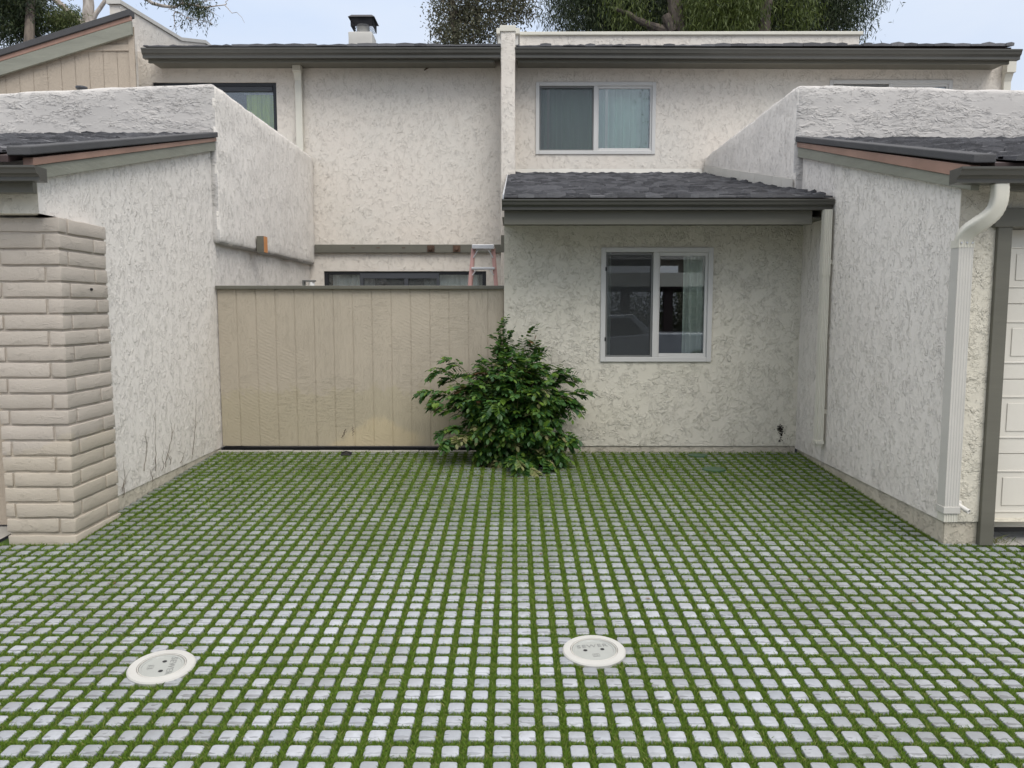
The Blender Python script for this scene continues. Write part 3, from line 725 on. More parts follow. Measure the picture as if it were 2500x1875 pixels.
uroof(thL, xl0+.03, -.2, YG_-.09, zg1+.025, 14.6)
# back side of roof
MB().quad((xl0, 14.6, zg1+.63), (-.2, 14.6, zg1+.63), (-.2, 18, zg1-.2), (xl0, 18, zg1-.2)).build('rear_roof', M['rollroof'], thL)
# downspout on the pink wall
def downspout(parent, xa, ya, ztop, zbot, w=.055, d=.045, mat=None, ydrop=None):
    mb = MB(); mb.box(xa-w*.62, xa+w*.62, ya-.17, ya-.05, ztop-.21, ztop)
    mb.add([(xa-w*.55, ya-.13, ztop-.21), (xa+w*.55, ya-.13, ztop-.21), (xa+w*.55, ya-.052, ztop-.21), (xa-w*.55, ya-.052, ztop-.21),
            (xa-w*.5, ya-.09, ztop-.32), (xa+w*.5, ya-.09, ztop-.32), (xa+w*.5, ya-.012, ztop-.32), (xa-w*.5, ya-.012, ztop-.32)],
           [(0,1,2,3),(7,6,5,4),(4,5,1,0),(5,6,2,1),(6,7,3,2),(7,4,0,3)])
    mb.box(xa-w*.5, xa+w*.5, ya-.088, ya-.01, zbot, ztop-.315)
    return mb.build('downspout', mat or M['cream'], parent, bevel=.004)
xd = xU(727, 200, 11.85); downspout(thL, xd, YU, zU(137, 11.8), 2.2, .10)
# chimney on the roof of the left townhouse
cy = 15.6; c0 = aY(850, 107, cy); c1 = aY(908, 80, cy)
ch = lumpy('chimney', boxc(c0.x, c1.x, cy, cy+.5, c0.z-.8, c1.z+.03), M['white_metal'], thL, .02, .15, .008)
c = aY(881, 72, cy); v, f = lathe([(.145, -.12), (.15, .0), (.125, .02), (.125, .16)], 24); MB().add([(a+c.x, b+cy+.25, d+c.z) for a, b, d in v], f).build('flue', M['white_metal'], ch, fix=True)
q0 = aY(858, 62, cy).z; q1 = aY(858, 40, cy).z
mb = MB(); hw = .215; cxx = aY(882, 50, cy).x
for k in range(-7, 8):
    for s_ in (-1, 1):
        for aX_ in (0, 1):
            o1 = k*hw/7; o2 = max(-hw, min(hw, o1+s_*.06))
            for yy in (-hw, hw):
                p1 = (o1, yy) if aX_ == 0 else (yy, o1); p2 = (o2, yy) if aX_ == 0 else (yy, o2)
                mb.tube([(cxx+p1[0], cy+.25+p1[1], q0), (cxx+p2[0], cy+.25+p2[1], (q0+q1)/2), (cxx+p1[0], cy+.25+p1[1], q1)], .004, 4)
mb.build('spark_screen', M['wire'], ch)
mb = MB(); mb.add([(cxx-.26, cy-.01, q1-.005), (cxx+.26, cy-.01, q1-.005), (cxx+.26, cy+.51, q1-.005), (cxx-.26, cy+.51, q1-.005), (cxx-.2, cy+.05, q1+.05), (cxx+.2, cy+.05, q1+.05), (cxx+.2, cy+.45, q1+.05), (cxx-.2, cy+.45, q1+.05)],
   [(0,3,2,1),(4,5,6,7),(0,1,5,4),(1,2,6,5),(2,3,7,6),(3,0,4,7)]); mb.build('cap', M['wire'], ch)
# mark high on the wall
m1 = aY(1045, 165, YU-.002); MB().tube([(m1.x-.06, YU-.003, m1.z-.04), (m1.x, YU-.006, m1.z), (m1.x+.06, YU-.003, m1.z+.05)], [.008, .014, .004], 6).build('stain', M['rust_iron'], thL)

# ---- right townhouse with the lean-to front room
thR = thing('townhouse', 'cream stucco townhouse with a shingled lean-to front room and white sliding windows', 'house', (3, 8, 0))
xr1 = xU(2458)
w1 = (xU(1308), xU(1602), zU(377), zU(201)); w2 = (xU(2025), xU(2325), zU(377), zU(197))
mb = MB(); wall_y(mb, 0.0, xr1, -.05, zEave+.15, YU, .22, [w1, w2]); mb.build('upper_wall', M['st_front'], thR)
window(thR, *w1, YU, M['vinyl'], fw=.055, mid=.5); window(thR, *w2, YU, M['vinyl'], fw=.055)
for px in (1338, 1480):
    q = xU(px, 290, YU+.1); MB().box(q-.02, q+.02, YU+.06, YU+.10, w1[2]+.05, w1[3]-.05).build('inner_stile', M['cream'], thR)
interior(thR, w1[0]-.3, w1[1]+.3, w1[2]-.2, w1[3]+.15, YU+.22); interior(thR, w2[0]-.3, w2[1]+.3, w2[2]-.2, w2[3]+.15, YU+.22)
curtain('curtain', 'pale green curtain filling the upstairs white window above the lean-to roof', w1[0]+.02, w1[1]-.05, w1[2]-.05, w1[3]-.01, YU+.3, M['curtain_green'], 13, .035)
MB().quad((xr1, YU+.22, -.05), (xr1, 17.5, -.05), (xr1, 17.5, zEave+.1), (xr1, YU+.22, zEave+.1)).build('end_wall', M['st_front'], thR)
xg1 = aY(2493, 130, YG_-.1).x
zf, zg0, zg1r = eave(thR, 0.0, xg1, -.035)
uroof(thR, 0.02, xg1-.12, YG_-.09, zg1r+.02, 14.6)
MB().quad((0, 14.6, zg1+.63), (xg1-.12, 14.6, zg1+.63), (xg1-.12, 18, zg1-.2), (0, 18, zg1-.2)).build('rear_roof', M['rollroof'], thR)
downspout(thR, xU(2466, 170, 11.85), YU+.03, zU(141, 11.8)-.0, 2.4, .11)
# parapet with coping behind the upper roof
yp = 13.6; pz0 = zU(112, yp)-.2; pz1 = zU(87, yp); pxa = aY(1268, 90, yp).x; pxb = aY(2098, 90, yp).x
MB().box(pxa, pxb, yp, yp+.2, pz0, pz1).build('roof_parapet', M['st_front'], thR)
v = boxc(pxa-.02, pxb+.05, yp-.04, yp+.24, pz1, zU(79, yp)); MB().add(v, [(0,3,2,1),(4,5,6,7),(0,1,5,4),(1,2,6,5),(2,3,7,6),(3,0,4,7)]).build('coping', M['cream'], thR, bevel=.006)
# party wall pier between the two houses
pw = thing('party_wall', 'narrow stucco pier with a metal cap rising between the two upstairs fronts', 'wall', (-.1, 11.7, 2))
lumpy('wall', boxc(-.205, .002, 11.42, YU+.2, -.1, aY(1240, 74, 11.42).z), M['st_front'], pw, .02, .12, .010)
zc0, zc1 = aY(1240, 76, 11.4).z, aY(1240, 61, 11.4).z
MB().box(-.217, .012, 11.40, 11.75, zc0, zc1).build('cap', M['cream'], pw, bevel=.006)
MB().box(-.20, -.01, 11.76, 14.4, zEave, zc0+.0).build('rear_wall', M['st_front'], pw)
MB().box(-.285, .075, 12.2, 14.5, aY(1240, 82, 12.2).z, aY(1240, 68, 12.2).z).build('rear_cap', M['cream'], pw, bevel=.006)
MB().box(-.262, .052, 12.25, 12.6, aY(1240, 112, 12.3).z, aY(1240, 82, 12.3).z-.002).build('flashing', M['white_metal'], pw)

# lean-to front room
YL = 8.0; XG = 2.955
lw = (aY(1468, 603, YL).x, aY(1742, 603, YL).x, aY(1468, 883, YL).z, aY(1468, 604, YL).z)
YE = 7.33                                        # fascia plane
ztop_w = 2.60
mb = MB(); wall_y(mb, -.11, XG+.01, .055, ztop_w, YL, .18, [lw]); mb.build('lower_wall', M['st_low'], thR)
MB().box(-.105, XG, YL+.012, YL+.16, -.15, .05).build('foundation', M['found'], thR)
MB().quad((-.11, YL+.18, 0), (-.11, 11.95, 0), (-.11, 11.95, 3.2), (-.11, YL+.18, 2.6)).build('side_wall', M['st_low'], thR)
lwin = window(thR, *lw, YL, M['vinyl'], fw=.05, mid=.49)
for zz in (aY(1470, 657, YL).z, aY(1470, 828, YL).z): MB().box(lw[0]+.042, lw[0]+.058, YL-.024, YL-.0195, zz-.02, zz+.02).build('latch', M['black'], lwin)
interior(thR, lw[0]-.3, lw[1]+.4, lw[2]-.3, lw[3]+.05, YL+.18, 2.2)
curtain('curtain', 'pale green curtain drawn to the right side of the ground-floor white window', aY(1668, 700, YL+.12).x, lw[1]-.03, lw[2]+.03, lw[3]-.05, YL+.125, M['curtain_cream'], 6, .028)
curtain('curtain', 'thin grey curtain edge at the far left of the ground-floor white window', lw[0]-.03, lw[0]+.13, lw[2]-.05, lw[3]+.02, YL+.23, M['curtain_cream'], 3, .02)
zs1 = aY(1500, 487, 7.22).z; zs0 = aY(1500, 511, 7.22).z
xga = aY(1225, 500, 7.24).x; xgb = XG-.012
gutter(thR, 'lean_to_gutter', xga, xgb, YE-.004, zs0, .125, zs1-zs0)
zff = aY(1500, 548, YE).z
MB().box(aY(1231, 530, YE).x, aY(1983, 530, YE).x, YE, YE+.045, zff, zs1-.01).build('lean_to_fascia', M['olive'], thR, bevel=.003)
MB().box(-.12, XG-.005, YE+.05, YL-.002, zff+.06, zff+.075).build('lean_to_soffit', M['olive'], thR)
zr0 = aY(1500, 480, 7.2).z; zr1 = aY(1500, 427, YU).z
MB().add([(-.10, YE-.02, zr0-.05), (XG-.01, YE-.02, zr0-.05), (XG-.01, YU-.01, zr1-.05), (-.10, YU-.01, zr1-.05), (-.10, YE-.02, zr0-.008), (XG-.01, YE-.02, zr0-.008), (XG-.01, YU-.01, zr1-.008), (-.10, YU-.01, zr1-.008)],
    [(0,3,2,1),(4,5,6,7),(0,1,5,4),(1,2,6,5),(2,3,7,6),(3,0,4,7)]).build('lean_to_deck', M['fascia_brown'], thR)
MB().box(-.09, XG-.02, YE-.03, YE-.022, zr0-.055, zr0-.004).build('lean_to_trim', M['fascia_brown'], thR)
shingles(thR, 'lean_to_roof', -.10, XG-.02, YE-.06, zr0, YU-.03, zr1,   .12, .08, .18, .026, rake=lambda t: (-.10, (XG-.02 if t < .16 else 2.83)))
# flashing along the top and the side
MB().add([(-.0, YU-.012, zr1+.0), (2.84, YU-.012, zr1), (2.84, YU-.012, zr1+.09), (0, YU-.012, zr1+.09), (0, YU-.07, zr1+.012), (2.84, YU-.07, zr1+.012)], [(0,1,2,3), (4,5,2,3), (4,0,3), (5,2,1)]).build('top_flashing', M['white_metal'], thR)
mb = MB(); Lr = YU-YE
for k in range(12):
    a = YE+.75+k*(Lr-.8)/12; b = a+(Lr-.8)/12-.004; za = zr0+(zr1-zr0)*(a-YE)/Lr; zb = zr0+(zr1-zr0)*(b-YE)/Lr
    xx = 2.862 if a > 8.0 else XG-.006
    mb.add([(xx, a, za+.02), (xx, b, zb+.02), (xx, b, zb+.14), (xx, a, za+.14), (xx-.012, a, za+.02), (xx-.012, b, zb+.02), (xx-.006, b, zb+.138), (xx-.006, a, za+.138)], [(4,5,6,7), (0,1,5,4), (3,7,6,2), (0,4,7,3), (1,2,6,5)])
mb.build('step_flashing', M['white_metal'], thR)
# left rake edge metal
MB().add([(-.115, YE-.05, zr0-.05), (-.115, YU-.02, zr1-.05), (-.115, YU-.02, zr1+.03), (-.115, YE-.05, zr0+.03), (-.102, YE-.05, zr0-.05), (-.102, YU-.02, zr1-.05), (-.102, YU-.02, zr1+.03), (-.102, YE-.05, zr0+.03)],
    [(0,1,2,3),(7,6,5,4),(3,2,6,7),(0,3,7,4),(1,5,6,2)]).build('rake_edge', M['alu'], thR)
# downspout of the lean-to on the right-hand wall
dsp = thing('downspout', 'cream ribbed downspout running down beside the lean-to from its dark gutter', 'downspout', (XG-.06, 7.25, 0))
yd = 7.24; xa = aY(1988, 700, yd).x; xb = aY(2001, 700, yd).x; xb = XG-.028; xa = xb-.068
zt = aY(1990, 512, yd).z; zb_ = aY(1985, 1086, yd).z
def ribbed(mb, x0, x1, y0, y1, z0, z1, ribs=4, dep=.005):
    w = (x1-x0)/(ribs*2+1); pr = []
    for k in range(ribs*2+1):
        yy = y0 + (dep if k % 2 else 0); pr += [(x0+k*w+.002, yy), (x0+(k+1)*w-.002, yy)]
    pr += [(x1, y1), (x0, y1)]; n_ = len(pr)
    mb.add([(x, y, z0) for x, y in pr]+[(x, y, z1) for x, y in pr], [(i, (i+1) % n_, (i+1) % n_+n_, i+n_) for i in range(n_)]+[tuple(range(n_))[::-1], tuple(range(n_, 2*n_))])
    return mb
zj = aY(1990, 668, yd).z
ribbed(MB(), xa, xb, yd-.03, yd+.035, zb_+.03, zj).build('lower_pipe', M['cream'], dsp)
ribbed(MB(), xa-.004, xb+.003, yd-.034, yd+.037, zj-.02, zt).build('upper_pipe', M['cream'], dsp)
MB().box(xb+.0035, XG-.001, yd-.01, yd+.01, zt-.5, zt-.46).build('bracket', M['cream'], dsp)
MB().box(xb+.0035, XG-.001, yd-.01, yd+.01, zb_+.3, zb_+.34).build('bracket', M['cream'], dsp)
MB().box(xa-.006, xb+.004, yd-.037, yd+.04, zb_+.012, zb_+.045).build('end_collar', M['cream'], dsp, bevel=.003)
MB().box(xa+.012, xb-.012, yd-.026, yd+.03, zb_-.012, zb_+.012).build('outlet', M['cream'], dsp, bevel=.003)
# broken stucco patch in the corner
mb = MB(); c = aY(1905, 1048, YL)
for k in range(120):
    rr = abs(random.gauss(0, .032)); a = random.uniform(0, 6.28); px = c.x+rr*math.cos(a); pz = c.z+rr*math.sin(a)*1.1
    if k > 85: px = c.x+random.gauss(0, .008)+.01; pz = c.z-random.uniform(0, .13)
    s_ = random.uniform(.003, .011)*(1.15-min(1, rr/.06)*.6)
    mb.add([(px+s_*math.cos(a+q*1.2566)*random.uniform(.5, 1.3), YL-.0035-k*.00002, pz+s_*math.sin(a+q*1.2566)*random.uniform(.5, 1.3)) for q in range(5)], [(0, 4, 3, 2, 1)])
o = mb.build('stain', M['soil'], thR); o['kind'] = 'stuff'

# ------------------------------------------------------------------ garages
XL = -3.135
def slumpbox(mb, x0, x1, y0, y1, z0, z1, amp=.004):
    """a brick with softened edges and slightly slumped faces"""
    r = .005; bm = bmesh.new()
    m_ = Matrix.Translation(((x0+x1)/2, (y0+y1)/2, (z0+z1)/2)) @ Matrix.Diagonal((x1-x0, y1-y0, z1-z0, 1))
    bmesh.ops.create_cube(bm, size=1, matrix=m_)
    bmesh.ops.bevel(bm, geom=list(bm.edges), offset=r, segments=2, affect='EDGES', profile=.5)
    le = [e for e in bm.edges if e.calc_length() > .12]; bmesh.ops.subdivide_edges(bm, edges=le, cuts=4, use_grid_fill=True)
    for v in bm.verts:
        p = v.co*9; v.co += Vector((mnoise.noise(p), mnoise.noise(p+Vector((5, 1, 2))), mnoise.noise(p+Vector((2, 7, 4)))*.9))*amp + Vector((mnoise.noise(p*3.3), mnoise.noise(p*3.3+Vector((3, 3, 3))), mnoise.noise(p*3.3+Vector((9, 1, 3)))))*amp*.7
    bm.verts.index_update(); mb.add([v.co.copy() for v in bm.verts], [[v.index for v in f.verts] for f in bm.faces]); bm.free()
gl = thing('garage', 'white stucco garage on the left with a painted brick pillar at its corner', 'garage', (-4.5, 6.6, -.1))
YP = 8.08
zt_in = aX(525, 204, -3.07).z
XO = -7.2
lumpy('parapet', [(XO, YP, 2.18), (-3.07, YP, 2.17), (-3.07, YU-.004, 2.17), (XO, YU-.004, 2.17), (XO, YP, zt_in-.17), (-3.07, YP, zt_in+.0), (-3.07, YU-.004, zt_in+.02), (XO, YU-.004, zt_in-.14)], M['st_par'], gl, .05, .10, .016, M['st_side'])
# court-side faces of the parapet are a plaster skin with vertical trowelling
def sidewall(parent, name, X, inward, pts_y, ztop_f, zbot, thick, mat):
    """wall in the YZ plane; face towards the court at X, body away from it"""
    mb = MB(); Xo = X - inward*thick; n = len(pts_y)
    vf = [(X, y, zbot) for y in pts_y]+[(X, y, ztop_f(y)) for y in pts_y]+[(Xo, y, zbot) for y in pts_y]+[(Xo, y, ztop_f(y)) for y in pts_y]
    fs = []
    for i in range(n-1):
        fs += [(i, i+1, n+i+1, n+i), (2*n+i+1, 2*n+i, 3*n+i, 3*n+i+1), (n+i, n+i+1, 3*n+i+1, 3*n+i), (i+1, i, 2*n+i, 2*n+i+1)]
    fs += [(0, n, 3*n, 2*n), (n-1, 3*n-1, 4*n-1, 2*n-1)]
    return mb.add(vf, fs).build(name, mat, parent, fix=True)
pz = aX(498, 372, XL).z; pz2 = aX(112, 432, XL).z; yA, yB = 7.9, 5.12
def rakez(y): return pz2+(pz-pz2)*(y-yB)/(yA-yB)
sidewall(gl, 'side_wall', XL, 1, [5.5, 5.8, 6.6, 7.4, 8.14], lambda y: min(rakez(y)+.02, 3.15), .02, .2, M['st_side'])
sidewall(gl, 'rear_side_wall', -3.165, 1, [8.14, 9.4, 10.6, YU-.003], lambda y: 2.19, 0, .15, M['st_side'])
MB().box(XL-.19, XL-.006, 5.7, 8.1, -.2, .018).build('foundation', M['found'], gl)
# roof over the garage
zg = aX(100, 405, -3.1)
def garage_roof(parent, s, X, Xfar, yE, zE, yT, zT):
    """s=+1: rake edge on the right (left garage); s=-1 mirrored"""
    xa, xb = (Xfar, X) if s > 0 else (X, Xfar)
    MB().add([(xa, yE, zE-.05), (xb, yE, zE-.05), (xb, yT, zT-.05), (xa, yT, zT-.05), (xa, yE, zE-.01), (xb, yE, zE-.01), (xb, yT, zT-.01), (xa, yT, zT-.01)],
        [(0,3,2,1),(4,5,6,7),(0,1,5,4),(1,2,6,5),(2,3,7,6),(3,0,4,7)]).build('roof_deck', M['fascia_brown'], parent)
    shingles(parent, 'roof', min(xa, xb)+(0 if s > 0 else .1), max(xa, xb)-(.1 if s > 0 else 0), yE-.02, zE, yT-.02, zT, .12, .08, .18, .024)
def board(parent, name, mat, X0, X1, ya, za0, za1, yb, zb0, zb1, bev=.003):
    """sloping board between two depths"""
    return MB().add([(X0, ya, za0), (X1, ya, za0), (X1, yb, zb0), (X0, yb, zb0), (X0, ya, za1), (X1, ya, za1), (X1, yb, zb1), (X0, yb, zb1)],
        [(0,3,2,1),(4,5,6,7),(0,1,5,4),(1,2,6,5),(2,3,7,6),(3,0,4,7)]).build(name, mat, parent, bevel=bev, fix=True)
xR = -3.075
A = dict(bb=(aX(110, 435, xR), aX(498, 372, xR)), bt=(aX(100, 402, xR), aX(498, 349, xR)), ft=(aX(98, 383, xR), aX(498, 341, xR)), rt=(aX(40, 398, xR), aX(505, 333, xR)))
ya, yb = 4.99, YP-.002
def zl(pair, y):
    (p, q) = pair; return p.z+(q.z-p.z)*(y-p.y)/(q.y-p.y)
board(gl, 'barge_board', M['olive_pale'], XL-.0+.003, xR, ya, zl(A['bb'], ya), zl(A['bt'], ya), yb, zl(A['bb'], yb), zl(A['bt'], yb))
board(gl, 'flashing', M['rust'], XL+.003, xR+.012, ya, zl(A['bt'], ya)+.002, zl(A['ft'], ya)+.0, yb, zl(A['bt'], yb)+.002, zl(A['ft'], yb)+.01)
zt0 = zl(A['ft'], ya)+.004; zt1 = zl(A['ft'], yb)+.014
board(gl, 'roof_edge', M['rollroof'], XL-.06, xR+.03, ya-.06, zt0, zt0+.055, yb, zt1, zt1+.05, .008)
garage_roof(gl, 1, XL-.05, XO, ya-.06, zt0+.01, yb, zt1+.012)
# gutter and fascia over the brick pillar
ye = 5.0
zgt = aY(60, 406, ye-.1).z; zgb = aY(60, 440, ye-.1).z
gutter(gl, 'gutter', XO, aY(92, 420, ye-.1).x, ye-.004, zgb, .13, zgt-zgb)
MB().box(XO, XL+.05, ye, ye+.045, aY(60, 471, ye).z, zgt-.02).build('fascia', M['olive'], gl, bevel=.003)
zh = aY(60, 521, 5.13).z
MB().box(XO, XL-.001, 5.13, 5.33, zh, zgt).build('front_wall', M['st_low'], gl)
MB().add([(XL, 5.131, zh), (XL, 5.5, zh), (XL, 5.5, rakez(5.5)+.02), (XL, 5.131, rakez(5.131)+.02), (XL-.15, 5.34, zh), (XL-.15, 5.5, zh)], [(0,1,2,3), (0,4,5,1)]).build('side_header', M['st_side'], gl)
MB().box(XO, XL-.0, ye+.05, 5.128, zgb+.02, zgb+.035).build('soffit', M['olive'], gl)
# brick pillar
pil = MB(); PX0, PX1, PY0, PY1 = -3.53, -3.055, 5.205, 5.80
zp1 = aY(150, 531, 5.2).z; zp0 = gz(5.2)-.01; ncr = 20; chh = (zp1-zp0-.07)/ncr; mj = .016
MB_core = MB().box(PX0+.014, PX1-.014, PY0+.014, PY1, zp0, zp1-.012)
pillar = MB_core.build('brick_pillar', M['brick'], gl)
for k in range(ncr):
    b1 = zp1-k*chh; b0 = b1-chh+mj
    ov_ = random.uniform(-.004, .004)
    if k % 2 == 0:
        slumpbox(pil, PX1-.40, PX1+ov_, PY0+ov_, PY0+.10, b0, b1)
        slumpbox(pil, PX0-.0, PX1-.40-mj, PY0, PY0+.1, b0, b1)
        slumpbox(pil, PX1-.1, PX1+ov_, PY0+.10+mj, PY1, b0, b1)
    else:
        slumpbox(pil, PX1-.1, PX1+ov_, PY0+ov_, PY0+.42, b0, b1)
        slumpbox(pil, PX1-.1, PX1+ov_, PY0+.42+mj, PY1, b0, b1)
        slumpbox(pil, PX0, PX1-.1-mj, PY0, PY0+.1, b0, b1)
slumpbox(pil, PX0+.01, PX1+.004, PY0-.004, PY1+.01, zp0-.04, zp0+.062)
pil.build('bricks', M['brick'], pillar, smooth=True)
c = aX(223, 706, PX1+.003); MB().tube([(c.x-.01, c.y, c.z), (c.x+.008, c.y, c.z-.002)], [.013, .009], 8).build('bolt_hole', M['black'], pillar)
MB().box(XO, PX0-.02, 5.55, 5.6, -.1, 2.1).build('garage_door', M['siding2'], gl)
# cut beam stub in the court side wall
c0 = aX(628, 576, -3.05); 
bs = MB().box(-3.06, -2.975, c0.y, c0.y+.13, aX(628, 616, -3.05).z, c0.z).build('beam_stub', M['olive'], gl, bevel=.002)
MB().box(-2.9745, -2.971, c0.y+.003, c0.y+.127, aX(628, 616, -3.05).z+.003, c0.z-.003).build('cut_face', M['orange_wood'], bs)

gr = thing('garage', 'white stucco garage on the right with a cream panelled door and bent downspout', 'garage', (4.5, 6.6, -.1))
XR = XG; XO2 = 7.2
zt_in2 = aX(1948, 203, 2.87).z
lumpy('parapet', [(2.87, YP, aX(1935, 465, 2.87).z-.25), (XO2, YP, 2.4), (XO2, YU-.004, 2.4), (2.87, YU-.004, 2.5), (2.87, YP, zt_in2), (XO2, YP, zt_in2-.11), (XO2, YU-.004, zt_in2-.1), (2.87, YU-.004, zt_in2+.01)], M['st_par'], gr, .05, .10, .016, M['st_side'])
pz = aX(1966, 392, XR).z; pz2 = aX(2330, 452, XR).z; yA, yB = aX(1966, 392, XR).y, aX(2330, 452, XR).y
def rakez2(y): return pz2+(pz-pz2)*(y-yB)/(yA-yB)
sidewall(gr, 'side_wall', XR, -1, [5.2, 5.8, 6.6, 7.4, 8.2], lambda y: min(rakez2(y)+.02, 3.15), .03, .2, M['st_side'])
MB().box(XR+.014, XR+.3, 5.215, 7.98, -.25, .024).build('foundation', M['found'], gr)
xR2 = 2.90
B = dict(bb=(aX(2335, 458, xR2), aX(1965, 387, xR2)), bt=(aX(2335, 430, xR2), aX(1963, 362, xR2)), ft=(aX(2392, 405, xR2), aX(1963, 357, xR2)))
ya2 = 4.99
board(gr, 'barge_board', M['olive_pale'], xR2, XR-.003, ya2, zl(B['bb'], ya2), zl(B['bt'], ya2), yb, zl(B['bb'], yb), zl(B['bt'], yb))
board(gr, 'flashing', M['rust'], xR2-.012, XR-.003, ya2, zl(B['bt'], ya2)+.002, zl(B['bt'], ya2)+.085, yb, zl(B['bt'], yb)+.002, zl(B['bt'], yb)+.05)
zt0 = zl(B['bt'], ya2)+.088; zt1 = zl(B['bt'], yb)+.054
board(gr, 'roof_edge', M['rollroof'], xR2-.03, XR+.06, ya2-.06, zt0, zt0+.055, yb, zt1, zt1+.055, .008)
garage_roof(gr, -1, XR+.05, XO2, ya2-.06, zt0+.01, yb, zt1+.012)
zgt = aY(2400, 410, ye-.1).z; zgb = aY(2400, 446, ye-.1).z
gutter(gr, 'gutter', aY(2339, 425, ye-.1).x, XO2, ye-.004, zgb, .14, zgt-zgb)
MB().box(XR+.13, XO2, ye, ye+.045, aY(2450, 466, ye).z, zgt-.02).build('fascia', M['olive'], gr, bevel=.003)
MB().box(XR+.02, XO2, ye+.05, 5.195, zgb+.03, zgb+.045).build('soffit', M['olive'], gr)
YF = 5.2
dx0 = aY(2425, 700, YF).x; dzt = aY(2450, 556, YF).z
MB().box(XR+.202, dx0, YF, YF+.2, .03, zgt).box(XR, XR+.198, YF, YF-.0+.02, .03, .031).build('front_wall_pier', M['st_low'], gr)
mb = MB(); wall_y(mb, XR+.001, XO2, .03, zgt, YF-.006, .2, [(dx0, XO2-.6, .0301, dzt+.12)]); mb.build('front_wall', M['st_low'], gr)
MB().box(XR+.02, dx0-.005, YF+.008, YF+.19, -.25, .028).build('front_foundation', M['found'], gr)
fw_ = .085
mb = MB(); mb.box(dx0-.01, dx0+fw_, YF-.035, YF+.12, gz(5.2)+.0, dzt+.12); mb.box(dx0-.04, XO2-.7, YF-.045, YF+.12, dzt+.0, dzt+.125)
mb.build('door_frame', M['olive'], gr, bevel=.004)
gd = MB(); gx0 = dx0+fw_-.005; gx1 = XO2-.9; yd_ = YF+.09
zs = [aY(2470, q, yd_).z for q in (1288, 1108, 926, 742, 560)]
gd.box(gx0, gx1, yd_+.012, yd_+.04, zs[0], zs[-1]+.1)
for a, b in zip(zs[:-1], zs[1:]): gd.box(gx0, gx1, yd_, yd_+.012, a+.003, b-.003)
gdo = gd.build('garage_door', M['door'], gr, bevel=.002)
for a, b in zip(zs[:-1], zs[1:]):
    x_ = gx0+.065
    while x_ < gx1-.55:
        h = b-a; q = MB(); xA, xB, zA, zB = x_, x_+.50, a+.11, b-.115; w_ = .012
        q.box(xA, xB, yd_-.007, yd_, zA, zA+w_).box(xA, xB, yd_-.007, yd_, zB-w_, zB).box(xA, xA+w_, yd_-.007, yd_, zA+w_, zB-w_).box(xB-w_, xB, yd_-.007, yd_, zA+w_, zB-w_)
        q.box(xA+.055, xB-.055, yd_-.006, yd_, zA+.05, zB-.05)
        q.build('door_panel', M['door'], gdo, bevel=.003); x_ += .60
MB().box(gx0, gx1, yd_-.002, yd_+.04, zs[0]-.03, zs[0]-.001).build('door_seal', M['black'], gdo)
# bent downspout on the garage corner
ds = thing('downspout', 'dented white downspout with an S-bend at the corner of the right garage', 'downspout', (2.98, 5.1, -.05))
yq = 5.105
pth = [aY(2441, 448, yq-.16), aY(2441, 470, yq-.16), aY(2438, 492, yq-.155), aY(2428, 515, yq-.14), aY(2410, 533, yq-.12), aY(2388, 548, yq-.09), aY(2368, 562, yq-.05), aY(2355, 578, yq-.02), aY(2351, 598, yq)]
def smooth_path(p, n=5):
    p = [Vector(q) for q in p]; p = [p[0]]+p+[p[-1]]; o_ = []
    for i in range(1, len(p)-2):
        for k in range(n):
            t = k/n; a, b, c_, d = p[i-1], p[i], p[i+1], p[i+2]
            o_.append(.5*((2*b)+(c_-a)*t+(2*a-5*b+4*c_-d)*t*t+(3*b-a-3*c_+d)*t*t*t))
    return o_+[p[-2]]
sp_ = smooth_path(pth)
MB().tube(sp_, [.0405+(.0012 if i % 2 else -.0006) for i in range(len(sp_))], 24, sq=(1.15, .8)).build('elbow', M['cream'], ds, smooth=True)
xc = aY(2350, 620, yq).x; zt = aY(2350, 594, yq).z; zb_ = aY(2310, 1250, yq).z
ribbed(MB(), xc-.050, xc+.050, yq-.04, yq+.05, zb_, zt, 5, .002).build('pipe', M['white_metal'], ds)
ribbed(MB(), xc-.053, xc+.053, yq-.043, yq+.05, zt-.03, zt+.02, 5, .004).build('collar', M['cream'], ds)
ribbed(MB(), xc-.046, xc+.046, yq-.036, yq+.045, zb_-.06, zb_, 5, .004).build('foot', M['cream'], ds)
MB().box(xc-.056, xc+.056, yq-.046, yq+.052, zb_+.0, zb_+.045).build('strap', M['white_metal'], ds, bevel=.002)
for k in range(3):
    MB().tube([(xc-.035+k*.035, yq-.041, zt), (xc-.035+k*.035, yq-.0475, zt)], .006, 8).build('screw', M['alu'], ds)
# pvc stub
c = aY(2342, 1238, YF-.03); t = thing('drain_pipe', 'short white plastic pipe stub low on the wall beside the right downspout', 'pipe', (c.x, YF, c.z))
v, f = lathe([(.016, -.03), (.016, .08), (.013, .08), (.013, -.03)], 20)
mt = Matrix.Translation((c.x, YF-.02, c.z+.01)) @ Matrix.Rotation(R(112), 4, 'X') @ Matrix.Rotation(R(25), 4, 'Y')
MB().add([mt @ Vector(p) for p in v], f).build('pipe', M['pvc'], t, smooth=True, fix=True)
MB().box(c.x-.025, c.x+.025, YF-.016, YF-.004, c.z-.01, c.z+.04).build('flange', M['pvc'], t, bevel=.006)

